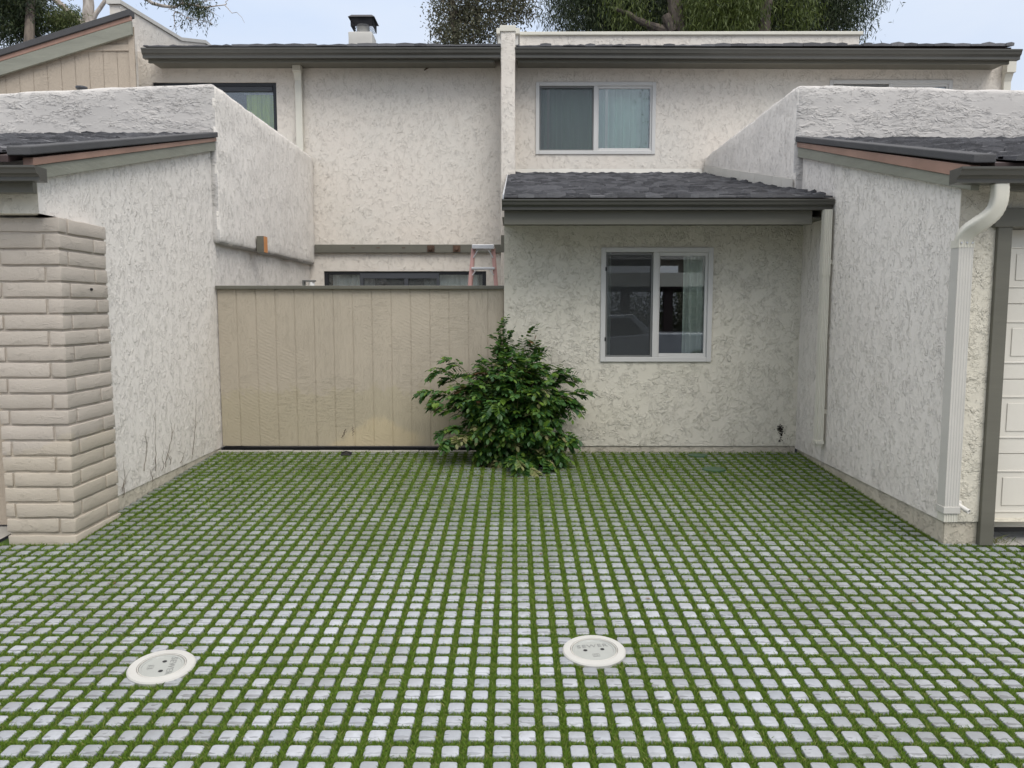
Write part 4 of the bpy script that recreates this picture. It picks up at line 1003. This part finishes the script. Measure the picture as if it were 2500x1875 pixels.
# ------------------------------------------------------------------ left neighbour gable
nb = thing('neighbour_house', 'tan board-sided gable rising over the left parapet, with olive barge board', 'house', (-7.5, 11.5, 2.5))
Yn = 11.5
def pn(px, py, Y=Yn): return aY(px, py, Y)
r0, r1 = pn(-260, 212), pn(329, 28)     # top of roof edge
sl = (r1.z-r0.z)/(r1.x-r0.x)
def zr(x): return r1.z+(x-r1.x)*sl
xa, xb = r0.x, pn(329, 100).x
def slab(name, mat, y0, y1, off0, off1, xb_=xb, bev=.004):
    MB().prism_y([(xa, zr(xa)+off0), (xb_, zr(xb_)+off0), (xb_, zr(xb_)+off1), (xa, zr(xa)+off1)], y0, y1).build(name, mat, nb, bevel=bev, fix=True)
k = Yn/F
slab('roof_edge', M['rollroof'], Yn-.12, Yn+.03, -.085, 0, xb)
slab('roof', M['rollroof'], Yn+.032, Yn+4, -.085, -.004, -5.885)
slab('flashing', M['rust'], Yn-.09, Yn-.05, -.15, -.087, xb)
slab('barge_board', M['olive_pale'], Yn-.085, Yn-.04, -.34, -.152, xb)
mb = MB()
x = xa
while x < xb-.1:
    x2 = min(x+.205, xb-.09); mb.add([(x+.004, Yn, 2.4), (x2-.004, Yn, 2.4), (x2-.004, Yn, zr(x2)-.2), (x+.004, Yn, zr(x)-.2)], [(0,1,2,3)]); x = x2
mb.add([(xa, Yn+.008, 2.4), (xb, Yn+.008, 2.4), (xb, Yn+.008, zr(xb)-.2), (xa, Yn+.008, zr(xa)-.2)], [(0,1,2,3)])
mb.build('siding', M['siding2'], nb)
zt = pn(200, 110).z
MB().box(pn(100, 118).x, xb-.085, Yn-.02, Yn-.002, pn(200, 125).z, zt).build('trim_board', M['siding2'], nb, bevel=.003)
MB().box(xb-.083, xb, Yn-.025, Yn-.001, 2.4, zr(xb)-.345).build('corner_board', M['siding2'], nb, bevel=.003)
MB().quad((xb, Yn, 2.4), (xb, 11.565, 2.4), (xb, 11.565, zr(xb)-.1), (xb, Yn, zr(xb)-.1)).build('side_wall', M['st_front'], nb)
# stucco fin wall with coping
fin = thing('fin_wall', 'tall stucco fin wall with a sloping white coping beside the tan gable', 'wall', (-5.78, 11.6, 3))
fx0, fx1 = -5.868, -5.712
f0 = aY(331, 12, 11.57).z; f1 = aX(441, 100, fx1); f2 = aX(500, 106, fx1)
MB().add([(fx0, 11.57, 2.5), (fx1, 11.57, 2.5), (fx1, 16, 2.5), (fx0, 16, 2.5), (fx0, 11.57, f0), (fx1, 11.57, f0), (fx1, f1.y, f1.z), (fx0, f1.y, f1.z), (fx1, f2.y, f2.z), (fx0, f2.y, f2.z), (fx1, 16, f2.z), (fx0, 16, f2.z)],
    [(0,1,5,4), (4,5,6,7), (7,6,8,9), (9,8,10,11), (1,2,10,8,6,5), (3,0,4,7,9,11), (2,3,11,10)]).build('wall', M['st_front'], fin)
w_ = .025; mb = MB()
cz = [(11.53, f0+.0), (f1.y, f1.z), (f2.y, f2.z), (16, f2.z)]
mb.prism_x([(y, z+.003) for y, z in cz]+[(y, z+.06) for y, z in cz[::-1]], fx0-w_, fx1+w_); mb.build('coping', M['white_metal'], fin, fix=True)
# vent pipe peeking over the left parapet
c = aY(199, 211, 9.5); t = thing('vent_pipe', 'small dark vent pipe peeking over the left parapet', 'pipe', (c.x, 9.5, c.z-.5))
v, f = lathe([(.05, -.6), (.05, .0), (.065, .0), (.065, .025), (.001, .035)], 20); MB().add([(a+c.x, b+9.5, d+c.z-.03) for a, b, d in v], f).build('pipe', M['dark_al'], t, smooth=True, fix=True)

# ------------------------------------------------------------------ wall lamp in the court
c = aX(741, 700, -3.16); t = thing('wall_lamp', 'grey wall lamp with a white glass cylinder just above the fence', 'lamp', (c.x, c.y, c.z))
zt = aX(741, 684, -3.16).z
MB().box(-3.163, -3.14, c.y-.05, c.y+.05, c.z-.15, zt).box(-3.14, -2.98, c.y-.05, c.y+.05, zt-.022, zt).build('bracket', M['grey_al'], t, bevel=.003)
v, f = lathe([(.001, -.02), (.042, -.02), (.042, -.25), (.001, -.25)], 20); MB().add([(a-3.035, b+c.y, d+zt) for a, b, d in v], f).build('lamp_glass', M['curtain_white'], t, smooth=False, fix=True)
# small bracket at the lean-to corner
c0 = aY(1223, 574, 9.0); c1 = aY(1231, 615, 9.0)
MB().box(c0.x, -.112, 9.0, 9.1, c1.z, c0.z).build('beam_end', M['olive'], thR, bevel=.003)

# ------------------------------------------------------------------ stepladder
lad = thing('stepladder', 'pink fibreglass stepladder with aluminium top standing in the court behind the fence', 'ladder', (-.42, 9.3, 0))
yl = 9.3
def lp(px, py, y=yl): return aY(px, py, y)
tL, tR = lp(1156, 606), lp(1204, 606); bL, bR = lp(1147, 704), lp(1212, 704)
def ext(a, b, z):  # extend a line to height z
    a, b = Vector(a), Vector(b); return a+(b-a)*((z-a.z)/(b.z-a.z))
for a, b in ((tL, bL), (tR, bR)):
    g = ext(a, b, .02); g.y -= .25; MB().tube([Vector((a.x, yl, a.z)), g], .024, 8, sq=(1, .45)).build('rail', M['pink'], lad)
for a, b in ((tL, bL), (tR, bR)):
    g = ext(a, b, .02); g.y += .75; MB().tube([Vector((a.x, yl+.12, a.z)), g], .018, 8, sq=(1, .5)).build('rear_leg', M['pink'], lad)
zt = lp(1180, 598).z; zt0 = lp(1180, 609).z
MB().box(lp(1153, 600).x, lp(1207, 600).x, yl-.08, yl+.16, zt0, zt).build('top_cap', M['alu'], lad, bevel=.006)
kk = 0
dzs = (lp(1180, 608).z-lp(1180, 650).z)*1.15
z_ = lp(1180, 654).z
while z_ > .1:
    a = ext(tL, bL, z_); b = ext(tR, bR, z_); yy = yl-.25*(tL.z-z_)/(tL.z)
    MB().box(a.x, b.x, yy-.045, yy+.045, z_-.022, z_+.006).build('step', M['alu'], lad, bevel=.003)
    MB().tube([(a.x+.01, yy-.03, z_-.09), (a.x+.06, yy-.03, z_-.02)], .007, 6).build('brace', M['alu'], lad)
    MB().tube([(b.x-.01, yy-.03, z_-.09), (b.x-.06, yy-.03, z_-.02)], .007, 6).build('brace', M['alu'], lad); z_ -= dzs
for q, sg in ((tL, 1), (tR, -1)): MB().tube([(q.x, yl-.03, zt0-.10), (q.x+.06*sg, yl-.03, zt0)], .007, 6).build('brace', M['alu'], lad)

# ------------------------------------------------------------------ shrub
M['leaf'] = leafmat('shrub_leaf', [(0.025, 0.075, 0.018), (0.05, 0.13, 0.024), (0.07, 0.165, 0.04), (0.04, 0.105, 0.04), (0.10, 0.20, 0.024), (0.16, 0.25, 0.04), (0.06, 0.14, 0.055)], 0.42, 0.35)
M['leaf_new'] = leafmat('bronze_leaf', [(0.16, 0.075, 0.04), (0.22, 0.13, 0.06), (0.10, 0.07, 0.035)], 0.5, 0.25)
M['leaf_pale'] = leafmat('faded_leaf', [(0.16, 0.19, 0.06), (0.28, 0.26, 0.13), (0.10, 0.16, 0.04)], 0.5, 0.25)
def compound(mb, base, d, L, npair, size, up=Vector((0, 0, 1)), droop=.5):
    """feather-like leaf: rachis bending down with paired oval leaflets"""
    d = d.normalized(); side = d.cross(up)
    if side.length < .1: side = d.cross(Vector((0, 1, 0)))
    side.normalize(); roll = random.gauss(0, .5); side = (side*math.cos(roll)+side.cross(d)*math.sin(roll)).normalized()
    p = Vector(base); dd = d.copy()
    for i in range(npair+1):
        t = (i+.6)/(npair+.6); dd = (dd+Vector((0, 0, -1))*droop/npair).normalized(); p = p+dd*(L/npair)
        for sg in ((-1, 1) if i < npair else (0,)):
            ld = (side*sg*1.0+dd*(.75 if sg else 1)+Vector((0, 0, -.25))).normalized()
            l = size*(.75+.5*math.sin(math.pi*min(t, 1)*.85))*random.uniform(.85, 1.15); w = l*.30
            wv = ld.cross(dd if sg else side).cross(ld)
            if wv.length < .01: continue
            nn = ld.cross(side*sg if sg else dd)
            wv = (ld.cross(Vector((0, 0, 1)))); wv = wv.normalized() if wv.length > .05 else side
            wv = (wv + Vector((0, 0, random.uniform(-.4, .4)))).normalized()
            a = p; q1 = a+ld*l*.35-wv*w; q2 = a+ld*l*.72-wv*w*.92; e_ = a+ld*l+Vector((0, 0, -.12*l)); q3 = a+ld*l*.72+wv*w*.92; q4 = a+ld*l*.35+wv*w
            mid = a+ld*l*.55+Vector((0, 0, -.10*l))
            mb.add([a, q1, q2, e_, q3, q4, mid], [(0, 1, 6), (1, 2, 6), (2, 3, 6), (3, 4, 6), (4, 5, 6), (5, 0, 6)])
def shrub():
    sb = thing('shrub', 'dense green shrub with feathery compound leaves in a square pit by the fence', 'shrub', (-.05, 7.62, gz(7.6)-.05))
    base = Vector((-.05, 7.64, gz(7.6)-.06)); fol = MB(); new = MB(); pale = MB(); stems = MB()
    tg = []
    def T(px, py, y, dens=1.0): tg.append((aY(px, py, y), 2))
    # arms that stand out of the outline in the photo
    for q in ((1052, 955, 7.65), (1062, 897, 7.72), (1108, 880, 7.75), (1062, 985, 7.5), (1095, 1070, 7.35), (1087, 1050, 7.5), (1222, 805, 7.78), (1240, 815, 7.74), (1285, 828, 7.82), (1305, 858, 7.8), (1292, 838, 7.78), (1232, 830, 7.74), (1300, 870, 7.72), (1225, 850, 7.7),
              (1190, 890, 7.75), (1315, 900, 7.75), (1380, 920, 7.7), (1408, 955, 7.65), (1398, 985, 7.6), (1355, 915, 7.72), (1392, 1065, 7.5), (1370, 1110, 7.35), (1290, 1140, 7.08), (1262, 1120, 7.05), (1345, 1130, 7.15), (1320, 1050, 7.2)): T(*q)
    for k in range(190):
        a = random.uniform(0, 2*math.pi); u = random.random()**.42
        hgt = random.uniform(.05, .98)
        wv = .60 if hgt < .74 else .60-1.7*(hgt-.74)
        wv *= (.84+.16*math.sin(hgt*11+a*2))*(.70 if hgt < .22 else 1)
        x = -.03+wv*u*math.cos(a); y = 7.56+min(.32, wv*.60*u*abs(math.sin(a)))*(1 if math.sin(a) > 0 else -1.5)
        y = min(y, 7.93)
        if hgt < .3: y = max(y, 7.33)
        tg.append((Vector((x, y, hgt)), 1))
    for end, dn in tg:
        end = end.copy()
        mid = base.lerp(end, .5)+Vector((random.gauss(0, .03), random.gauss(0, .03), .12+abs(end.x-base.x)*.28))
        st = base+Vector((random.gauss(0, .05), random.gauss(0, .05), 0))
        pts = []
        n_ = 14
        for i in range(n_+1):
            t = i/n_; p = st*(1-t)**2+mid*2*t*(1-t)+end*t*t; p.y = min(p.y, 7.96 if p.x > -.1 else 8.05); pts.append(p)
        stems.tube(pts, [.006*(1-i/n_)+.0018 for i in range(n_+1)], 5, cap=False)
        for i in range(5, n_+1):
            if random.random() < (.38 if dn == 1 else .12): continue
            if dn == 2 and i < 8: continue
            p = pts[i]; tdir = (pts[min(i+1, n_)]-pts[max(0, i-1)]).normalized()
            for s_ in range(random.choice((1, 2, 2)) + (1 if dn == 2 and i > 9 else 0)):
                out = (p-Vector((-.03, 7.75, .45))); out.z *= .4; out.normalize()
                d = (tdir*.6+out*.7+Vector((random.gauss(0, .6), random.gauss(0, .5)-.1, random.gauss(0, .35)))).normalized()
                if p.y > 7.8 and d.y > 0: d.y *= -.3
                dst = fol
                if i >= n_-1 and end.z > .6 and random.random() < .03: dst = new
                elif end.z < .35 and random.random() < .16: dst = pale
                elif random.random() < .03: dst = pale
                compound(dst, p, d, random.uniform(.08, .15), random.choice((4, 5)), random.uniform(.042, .062), droop=random.uniform(.3, 1.1))
    stems.build('stem', M['stem'], sb); 
    fol.build('foliage', M['leaf'], sb, smooth=False); new.build('new_growth', M['leaf_new'], sb); pale.build('faded_foliage', M['leaf_pale'], sb)
    print('leaf faces', len(fol.f))
shrub()
# fallen leaflets on the blocks round the pit
mb = MB()
for k in range(150):
    a = random.uniform(0, 6.28); rr = abs(random.gauss(.35, .28)); x_ = -.04+rr*math.cos(a)*1.4; y_ = 7.35-abs(rr*math.sin(a))
    if k > 90: x_ = random.uniform(-3, 2.9); y_ = random.uniform(4.2, 7.9)
    t = random.uniform(0, 6.28); l = random.uniform(.008, .02); z_ = gz(y_)+.006; u, v = math.cos(t)*l, math.sin(t)*l
    mb.add([(x_-u, y_-v, z_), (x_+v*.4, y_-u*.4, z_+.003), (x_+u, y_+v, z_+.001), (x_-v*.4, y_+u*.4, z_+.003)], [(0, 1, 2, 3)])
o = mb.build('leaf_litter', M['leaf_new']); tag(o, 'small fallen brown leaves scattered on the paving round the shrub', 'leaf litter', kind='stuff')
# dead vine traces at the foot of the left wall
dv = thing('dead_vine', 'dry dark vine stems clinging low on the white left wall', 'vine', (XL, 6.8, 0))
mb = MB()
for px, py, n_, sp in ((300, 1215, 8, 50), (352, 1150, 9, 60), (380, 1150, 10, 70), (405, 1140, 9, 50), (470, 1110, 9, 70), (395, 1150, 6, 20), (300, 1200, 5, 30), (415, 1135, 5, 20), (440, 1130, 5, 16), (372, 1175, 5, 18)):
    pts = []; x_, y_ = px, py
    for i in range(n_):
        p = aX(x_, y_, XL+.004); pts.append(p); y_ -= sp/4.2*random.uniform(.6, 1.4); x_ += random.gauss(.8, 2.2)
    mb.tube(pts, [.0020*(1-i/n_)+.0006 for i in range(n_)], 5)
    for _ in range(2):
        i = random.randrange(1, n_-1); q = pts[i]; mb.tube([q, q+Vector((0, random.gauss(0, .05), .05)), q+Vector((0, random.gauss(0, .08), .10))], [.0013, .001, .0005], 4)
mb.build('stem', M['deadvine'], dv)
# weeds by the garage door
wd = thing('weed', 'small tuft of pale green weeds at the foot of the garage door', 'weed', (3.5, 5.2, gz(5.2)))
mb = MB(); c = aY(2442, 1298, 5.22)
for k in range(46):
    x_ = c.x+random.gauss(0, .05); y_ = 5.24+random.gauss(0, .02); z_ = gz(5.2); h = random.uniform(.02, .07); l_ = random.gauss(0, .03); a = .002
    mb.add([(x_-a, y_, z_), (x_+a, y_, z_), (x_+l_*.4+a*.7, y_-.01, z_+h*.6), (x_+l_, y_-.02, z_+h)], [(0, 1, 2, 3)])
mb.build('foliage', M['leaf_pale'], wd)

# ------------------------------------------------------------------ trees behind
def leaf_cloud(name, centers, per, L, Wd, mat, parent, spread, hang=.7):
    n = len(centers)*per; c = np.repeat(np.array(centers), per, axis=0)
    r = rng.normal(0, 1, (n, 3))*np.array(spread); p = c[:, :3]+r*c[:, 3:4]
    d = rng.normal(0, 1, (n, 3))*.55; d[:, 2] -= hang; d /= np.linalg.norm(d, axis=1, keepdims=True)
    w = np.cross(d, rng.normal(0, 1, (n, 3))); w /= np.linalg.norm(w, axis=1, keepdims=True)
    l = L*rng.uniform(.6, 1.3, (n, 1)); ww = Wd*rng.uniform(.7, 1.2, (n, 1))
    v = np.zeros((n, 4, 3)); v[:, 0] = p; v[:, 1] = p+d*l*.45+w*ww; v[:, 2] = p+d*l+np.array([0, 0, -.1])*l; v[:, 3] = p+d*l*.45-w*ww
    return npmesh(name, v.reshape(-1, 3), np.arange(n*4), 4, mat, parent)
M['gum_dark'] = leafmat('dark_gum_leaf', [(0.018, 0.032, 0.014), (0.03, 0.048, 0.018), (0.045, 0.065, 0.022), (0.022, 0.034, 0.018), (0.075, 0.09, 0.03)], .5, .2)
M['gum_light'] = leafmat('yellow_gum_leaf', [(0.07, 0.10, 0.02), (0.11, 0.14, 0.03), (0.05, 0.075, 0.02)], .5, .3)
M['gum_brown'] = leafmat('olive_brown_leaf', [(0.095, 0.095, 0.055), (0.13, 0.13, 0.08), (0.07, 0.08, 0.045), (0.17, 0.145, 0.10)], .6, .25)
M['gum_mid'] = leafmat('mid_gum_leaf', [(0.045, 0.07, 0.025), (0.08, 0.11, 0.03), (0.12, 0.14, 0.045), (0.06, 0.075, 0.03)], .5, .25)
def branchy(mb, a, b, r0, r1, n=8, wob=.25, up=0.0):
    a, b = Vector(a), Vector(b); pts = []
    L_ = (b-a).length
    for i in range(n+1):
        t = i/n; pts.append(a.lerp(b, t)+Vector((random.gauss(0, wob), random.gauss(0, wob), random.gauss(0, wob*.5)+math.sin(t*math.pi)*up))*(0 if i in (0, n) else 1)*L_*.08)
    mb.tube(pts, [r0+(r1-r0)*i/n for i in range(n+1)], 9); return pts
# big dark eucalyptus
YT = 30
def pT(px, py, Y=YT): return aY(px, py, Y)
bt = thing('eucalyptus_tree', 'large dark drooping eucalyptus behind the right townhouse', 'tree', (8.0, YT, 0))
tr = MB()
trunk_top = pT(1740, -60)
branchy(tr, (8.2, YT-3, 0), pT(1655, 75, YT-3), .45, .27, 6, .1)
branchy(tr, pT(1655, 75, YT-3), pT(1634, -60, YT-3), .27, .20, 6, .2)
branchy(tr, pT(1660, 90, YT-3), pT(1585, 62, YT-3.2), .26, .12, 5, .3); branchy(tr, pT(1585, 62, YT-3.2), pT(1500, 20, YT-3), .12, .05, 5, .3)
branchy(tr, pT(1642, 80, YT-3.2), pT(1624, 38, YT-3.2), .20, .16, 4, .2)
branchy(tr, pT(1858, 90, YT-3), pT(1876, -50, YT-3), .26, .15, 6, .3)
branchy(tr, (8.6, YT-3, 2), pT(1858, 90, YT-3), .4, .26, 6, .1)
branchy(tr, pT(2030, 60, YT-.5), pT(2025, -40, YT-.5), .09, .08, 5, .3); branchy(tr, pT(1870, 10), pT(2030, 60, YT-.5), .12, .09, 5, .3)
tr.build('trunk', M['bark'], bt)
cen = []
def blob(px, py, rx, ry, n, Y=YT, dy=2.0, s=1.0, keep=None, store=None):
    for _ in range(n):
        while True:
            u, v = random.uniform(-1, 1), random.uniform(-1, 1)
            if u*u+v*v < 1: break
        p = pT(px+u*rx, py+v*ry, Y+random.uniform(-dy, dy)); (store if store is not None else cen).append((p.x, p.y, p.z, s))
blob(1720, -150, 330, 215, 520, dy=3); blob(1500, -60, 110, 120, 110, dy=2); blob(1420, -10, 50, 70, 26); blob(1370, 0, 28, 45, 8); blob(1880, -30, 190, 120, 200, dy=2); blob(2060, -20, 60, 95, 60); blob(2100, -30, 30, 70, 14)
blob(1460, 55, 45, 28, 22); blob(1570, 50, 110, 40, 60); blob(1750, 40, 90, 50, 90, Y=YT+2); blob(1930, 50, 60, 30, 40); blob(1640, 40, 300, 60, 120, Y=YT+3.5, dy=1)
blob(2020, 55, 60, 25, 16)
leaf_cloud('crown', cen, 130, .20, .018, M['gum_dark'], bt, (.42, .42, .50), .9)
c2 = []
blob(1800, 5, 60, 70, 90, Y=YT-3.4, dy=.6, store=c2); blob(1700, 25, 26, 50, 40, Y=YT-3.4, dy=.5, store=c2); blob(1530, 0, 60, 30, 24, Y=YT-3, dy=.5, store=c2); blob(1950, 10, 60, 50, 24, Y=YT-3.2, dy=.6, store=c2)
leaf_cloud('yellow_foliage', c2, 60, .20, .017, M['gum_light'], bt, (.26, .26, .60), 1.1)  # yellower leaf clusters hanging in the dark crown
# brown sparse tree
YT = 27
b2_ = thing('dry_tree', 'sparse olive-brown tree standing behind the roof left of the pier', 'tree', (-1.6, YT, 0))
tr = MB(); branchy(tr, (-1.7, YT, 0), pT(1112, 110), .28, .16, 6, .1); branchy(tr, pT(1112, 110), pT(1108, -120), .14, .06, 8, .25)
for q in ((1065, 20), (1150, -20), (1180, 40), (1225, -10), (1250, 20), (1290, 30), (1080, -60), (1200, -80), (1160, 70)):
    branchy(tr, pT(1112, random.uniform(20, 100)), pT(*q), .05, .012, 6, .5, .5)
tr.build('trunk', M['bark'], b2_)
cen2 = []
blob(1120, 25, 62, 85, 110, dy=1.2, store=cen2); blob(1200, -10, 80, 70, 110, dy=1.2, store=cen2); blob(1270, 12, 42, 32, 26, dy=.6, store=cen2); blob(1150, -110, 120, 60, 80, dy=1.2, store=cen2); blob(1180, 85, 35, 22, 22, dy=.6, store=cen2); blob(1095, 90, 35, 18, 22, dy=.6, store=cen2); blob(1215, 60, 25, 25, 12, dy=.5, store=cen2)
leaf_cloud('crown', cen2, 46, .12, .028, M['gum_brown'], b2_, (.26, .26, .26), .3)
# left trees
YT = 24
b3 = thing('evergreen_tree', 'dark green tree behind the gable roof in the top left corner', 'tree', (-15, YT, 0))
tr = MB(); branchy(tr, (-15.5, YT, 0), pT(60, -100), .3, .12, 8, .2); branchy(tr, pT(96, 95), pT(60, 20), .10, .05, 5, .3); tr.build('trunk', M['bark'], b3)
cen3 = []
blob(20, 10, 80, 90, 170, dy=1.5, store=cen3); blob(70, 50, 30, 45, 40, dy=1, store=cen3); blob(85, 5, 35, 10, 10, dy=.5, store=cen3); blob(0, -80, 110, 60, 60, dy=1.5, store=cen3); blob(-60, 20, 70, 90, 80, dy=1.5, store=cen3)
leaf_cloud('crown', cen3, 60, .17, .024, M['gum_dark'], b3, (.26, .26, .26), .6)
YT = 22
b4 = thing('gum_tree', 'pale-barked gum tree with bare crooked branches reaching right over the roofs', 'tree', (-12.5, YT, 0))
tr = MB(); branchy(tr, (-12.4, YT, 0), pT(217, 60), .26, .21, 6, .1); branchy(tr, pT(217, 60), pT(212, -60), .21, .17, 5, .1)
branchy(tr, pT(222, 60), pT(262, -8), .09, .07, 5, .25); branchy(tr, pT(180, 40), pT(130, -5), .10, .12, 5, .15); branchy(tr, pT(217, 75), pT(180, 40), .1, .1, 4, .1)
branchy(tr, pT(212, -60), pT(355, -4), .14, .07, 6, .2, .6)
l1 = [pT(*q) for q in ((355, -4), (372, 8), (395, 14), (425, 18), (446, 8), (470, 12), (500, 18), (530, 14), (548, 12), (556, 20), (566, 32), (578, 30), (590, 42), (597, 56))]
tr.tube(l1, [.07, .065, .06, .055, .045, .035, .028, .022, .018, .015, .012, .01, .008, .005], 7)
for a, q in (((548, 12), (560, -6)), ((395, 14), (430, 28)), ((430, 28), (455, 42)), ((455, 42), (470, 58)), ((455, 42), (500, 55)), ((428, 28), (425, 70)), ((470, 12), (520, 2)), ((446, 8), (440, -10)), ((500, 18), (515, 30))):
    branchy(tr, pT(*a), pT(*q), .022, .007, 5, .7)
for _ in range(26):
    px = random.uniform(425, 520); py = random.uniform(20, 60); branchy(tr, pT(px, py), pT(px+random.gauss(0, 14), py+random.uniform(5, 22)), .008, .003, 4, .8)
tr.build('trunk', M['bark_pale'], b4)
cen4 = []
blob(155, 50, 34, 22, 34, dy=.6, store=cen4); blob(168, 42, 26, 18, 16, dy=.5, store=cen4); blob(130, 62, 18, 12, 10, dy=.5, store=cen4)
leaf_cloud('foliage', cen4, 50, .16, .018, M['gum_mid'], b4, (.22, .22, .16), .5)
cen4 = []
blob(470, 6, 34, 16, 20, dy=.6, store=cen4); blob(485, 28, 22, 14, 10, dy=.5, store=cen4); blob(420, -8, 60, 10, 12, dy=.5, store=cen4); blob(460, 52, 26, 10, 4, dy=.4, store=cen4)
leaf_cloud('crown', cen4, 34, .15, .02, M['gum_dark'], b4, (.2, .2, .16), .6)

# ------------------------------------------------------------------ across the street, behind the camera (seen in the window panes)
G0 = gz(-5)
cp = thing('carport', 'dark timber carport with pale fascia across the street, mirrored in the windows', 'carport', (2, -11, G0))
MB().box(-8, 14, -14, -9, 2.35, 2.42).build('roof', M['fascia_brown'], cp)
MB().box(-8.05, 14.05, -9.0, -8.94, 2.22, 2.66).build('fascia', M['cream'], cp)
for k in range(9): MB().box(-8, 14, -13.6+k*.55, -13.5+k*.55, 2.15, 2.35).build('joist', M['fascia_brown'], cp)
for x_ in (-7, -3.5, 0, 3.5, 4.9, 8.4, 12): MB().box(x_, x_+.28, -9.6, -9.3, G0, 2.3).build('post', M['fascia_brown'], cp)
wl2 = thing('opposite_house', 'grey-beige two-storey house behind the carport across the street', 'house', (2, -20, G0))
mb = MB(); mb.box(-14, 18, -22, -17, 3.6, 6.4); mb.build('upper_wall', M['st_front'], wl2)
MB().box(-14, 3.2, -22, -17.01, G0, 3.6).build('lower_wall', M['st_low'], wl2); MB().box(8.0, 18, -22, -17.01, G0, 3.6).build('lower_wall', M['st_low'], wl2)
MB().box(-14.5, 18.5, -22.5, -16.5, 6.4, 6.6).build('roof', M['rollroof'], wl2)
for x_ in (-8, 0, 2.6, 6.6, 12):
    f = MB().box(x_, x_+1.5, -17.0, -16.95, 3.9, 5.3).build('window', M['vinyl'], wl2); MB().box(x_+.08, x_+1.42, -16.96, -16.94, 3.98, 5.22).build('pane', M['dark_al'], f)
hg = thing('hedge', 'green hedge seen through the carport across the street', 'hedge', (5, -19, G0))
hc = [(random.uniform(2.5, 9), random.uniform(-16, -15), random.uniform(-.5, 2.2), 1) for _ in range(260)]
leaf_cloud('foliage', hc, 50, .14, .03, M['gum_mid'], hg, (.3, .3, .3), .2)
tk = thing('pickup_truck', 'silver pickup truck parked across the street, mirrored in the ground-floor window', 'truck', (3, -6.5, G0))
M['silver'] = plain('silver_paint', (0.42, 0.45, 0.50), 0.25, 0.3)
TX = 2.0
def side(prof, y0, y1, name, mat, par, bev=.03):
    return MB().prism_y([(TX+x_, G0+z_) for x_, z_ in prof], y0, y1).build(name, mat, par, bevel=bev, fix=True)
bd = side([(-2.3, .45), (-2.35, .95), (-2.2, 1.10), (-1.0, 1.16), (-.95, 1.18), (2.0, 1.38), (4.2, 1.38), (4.25, .55), (3.75, .5), (3.65, .78), (3.4, .90), (3.1, .90), (2.85, .78), (2.75, .45), (-.9, .45), (-1.0, .78), (-1.25, .90), (-1.55, .90), (-1.8, .78), (-1.9, .45)], -7.4, -5.6, 'body', M['silver'], tk)
side([(-.95, 1.15), (-.25, 1.85), (1.35, 1.92), (1.95, 1.38), (1.9, 1.2)], -7.25, -5.75, 'cab', M['silver'], tk)
for p_ in ([(-.72, 1.25), (-.18, 1.76), (.45, 1.80), (.45, 1.27)], [(.55, 1.27), (.55, 1.80), (1.25, 1.82), (1.65, 1.42), (1.65, 1.30)]): side(p_, -5.76, -5.735, 'side_window', M['black_al'], tk, .004)
for x_ in (-1.4, 3.25):
    for y_ in (-7.35, -5.85):
        v, f = lathe([(.001, -.12), (.36, -.12), (.38, -.08), (.38, .08), (.36, .12), (.001, .12)], 28)
        wh = MB().add([(TX+x_+a, y_+.1+c, G0+.38+b) for a, b, c in v], f).build('wheel', M['black'], tk, fix=True)
        v, f = lathe([(.001, .125), (.2, .125), (.22, .10)], 20); MB().add([(TX+x_+a, y_+.1+c, G0+.38+b) for a, b, c in v], f).build('rim', M['alu'], wh, fix=True)
YT = -26
ot = thing('broadleaf_tree', 'tall leafy tree across the street, mirrored in the upstairs window', 'tree', (9, YT, G0))
tr = MB(); branchy(tr, (9, YT, G0), (12.2, YT, 13), .35, .15, 8, .1); tr.build('trunk', M['bark'], ot)
oc = [(12.4+random.gauss(0, 1.5), YT+random.gauss(0, 1.5), 14.2+random.gauss(0, 1.3), 1) for _ in range(320)]
leaf_cloud('crown', oc, 60, .18, .035, M['gum_dark'], ot, (.5, .5, .5), .3)
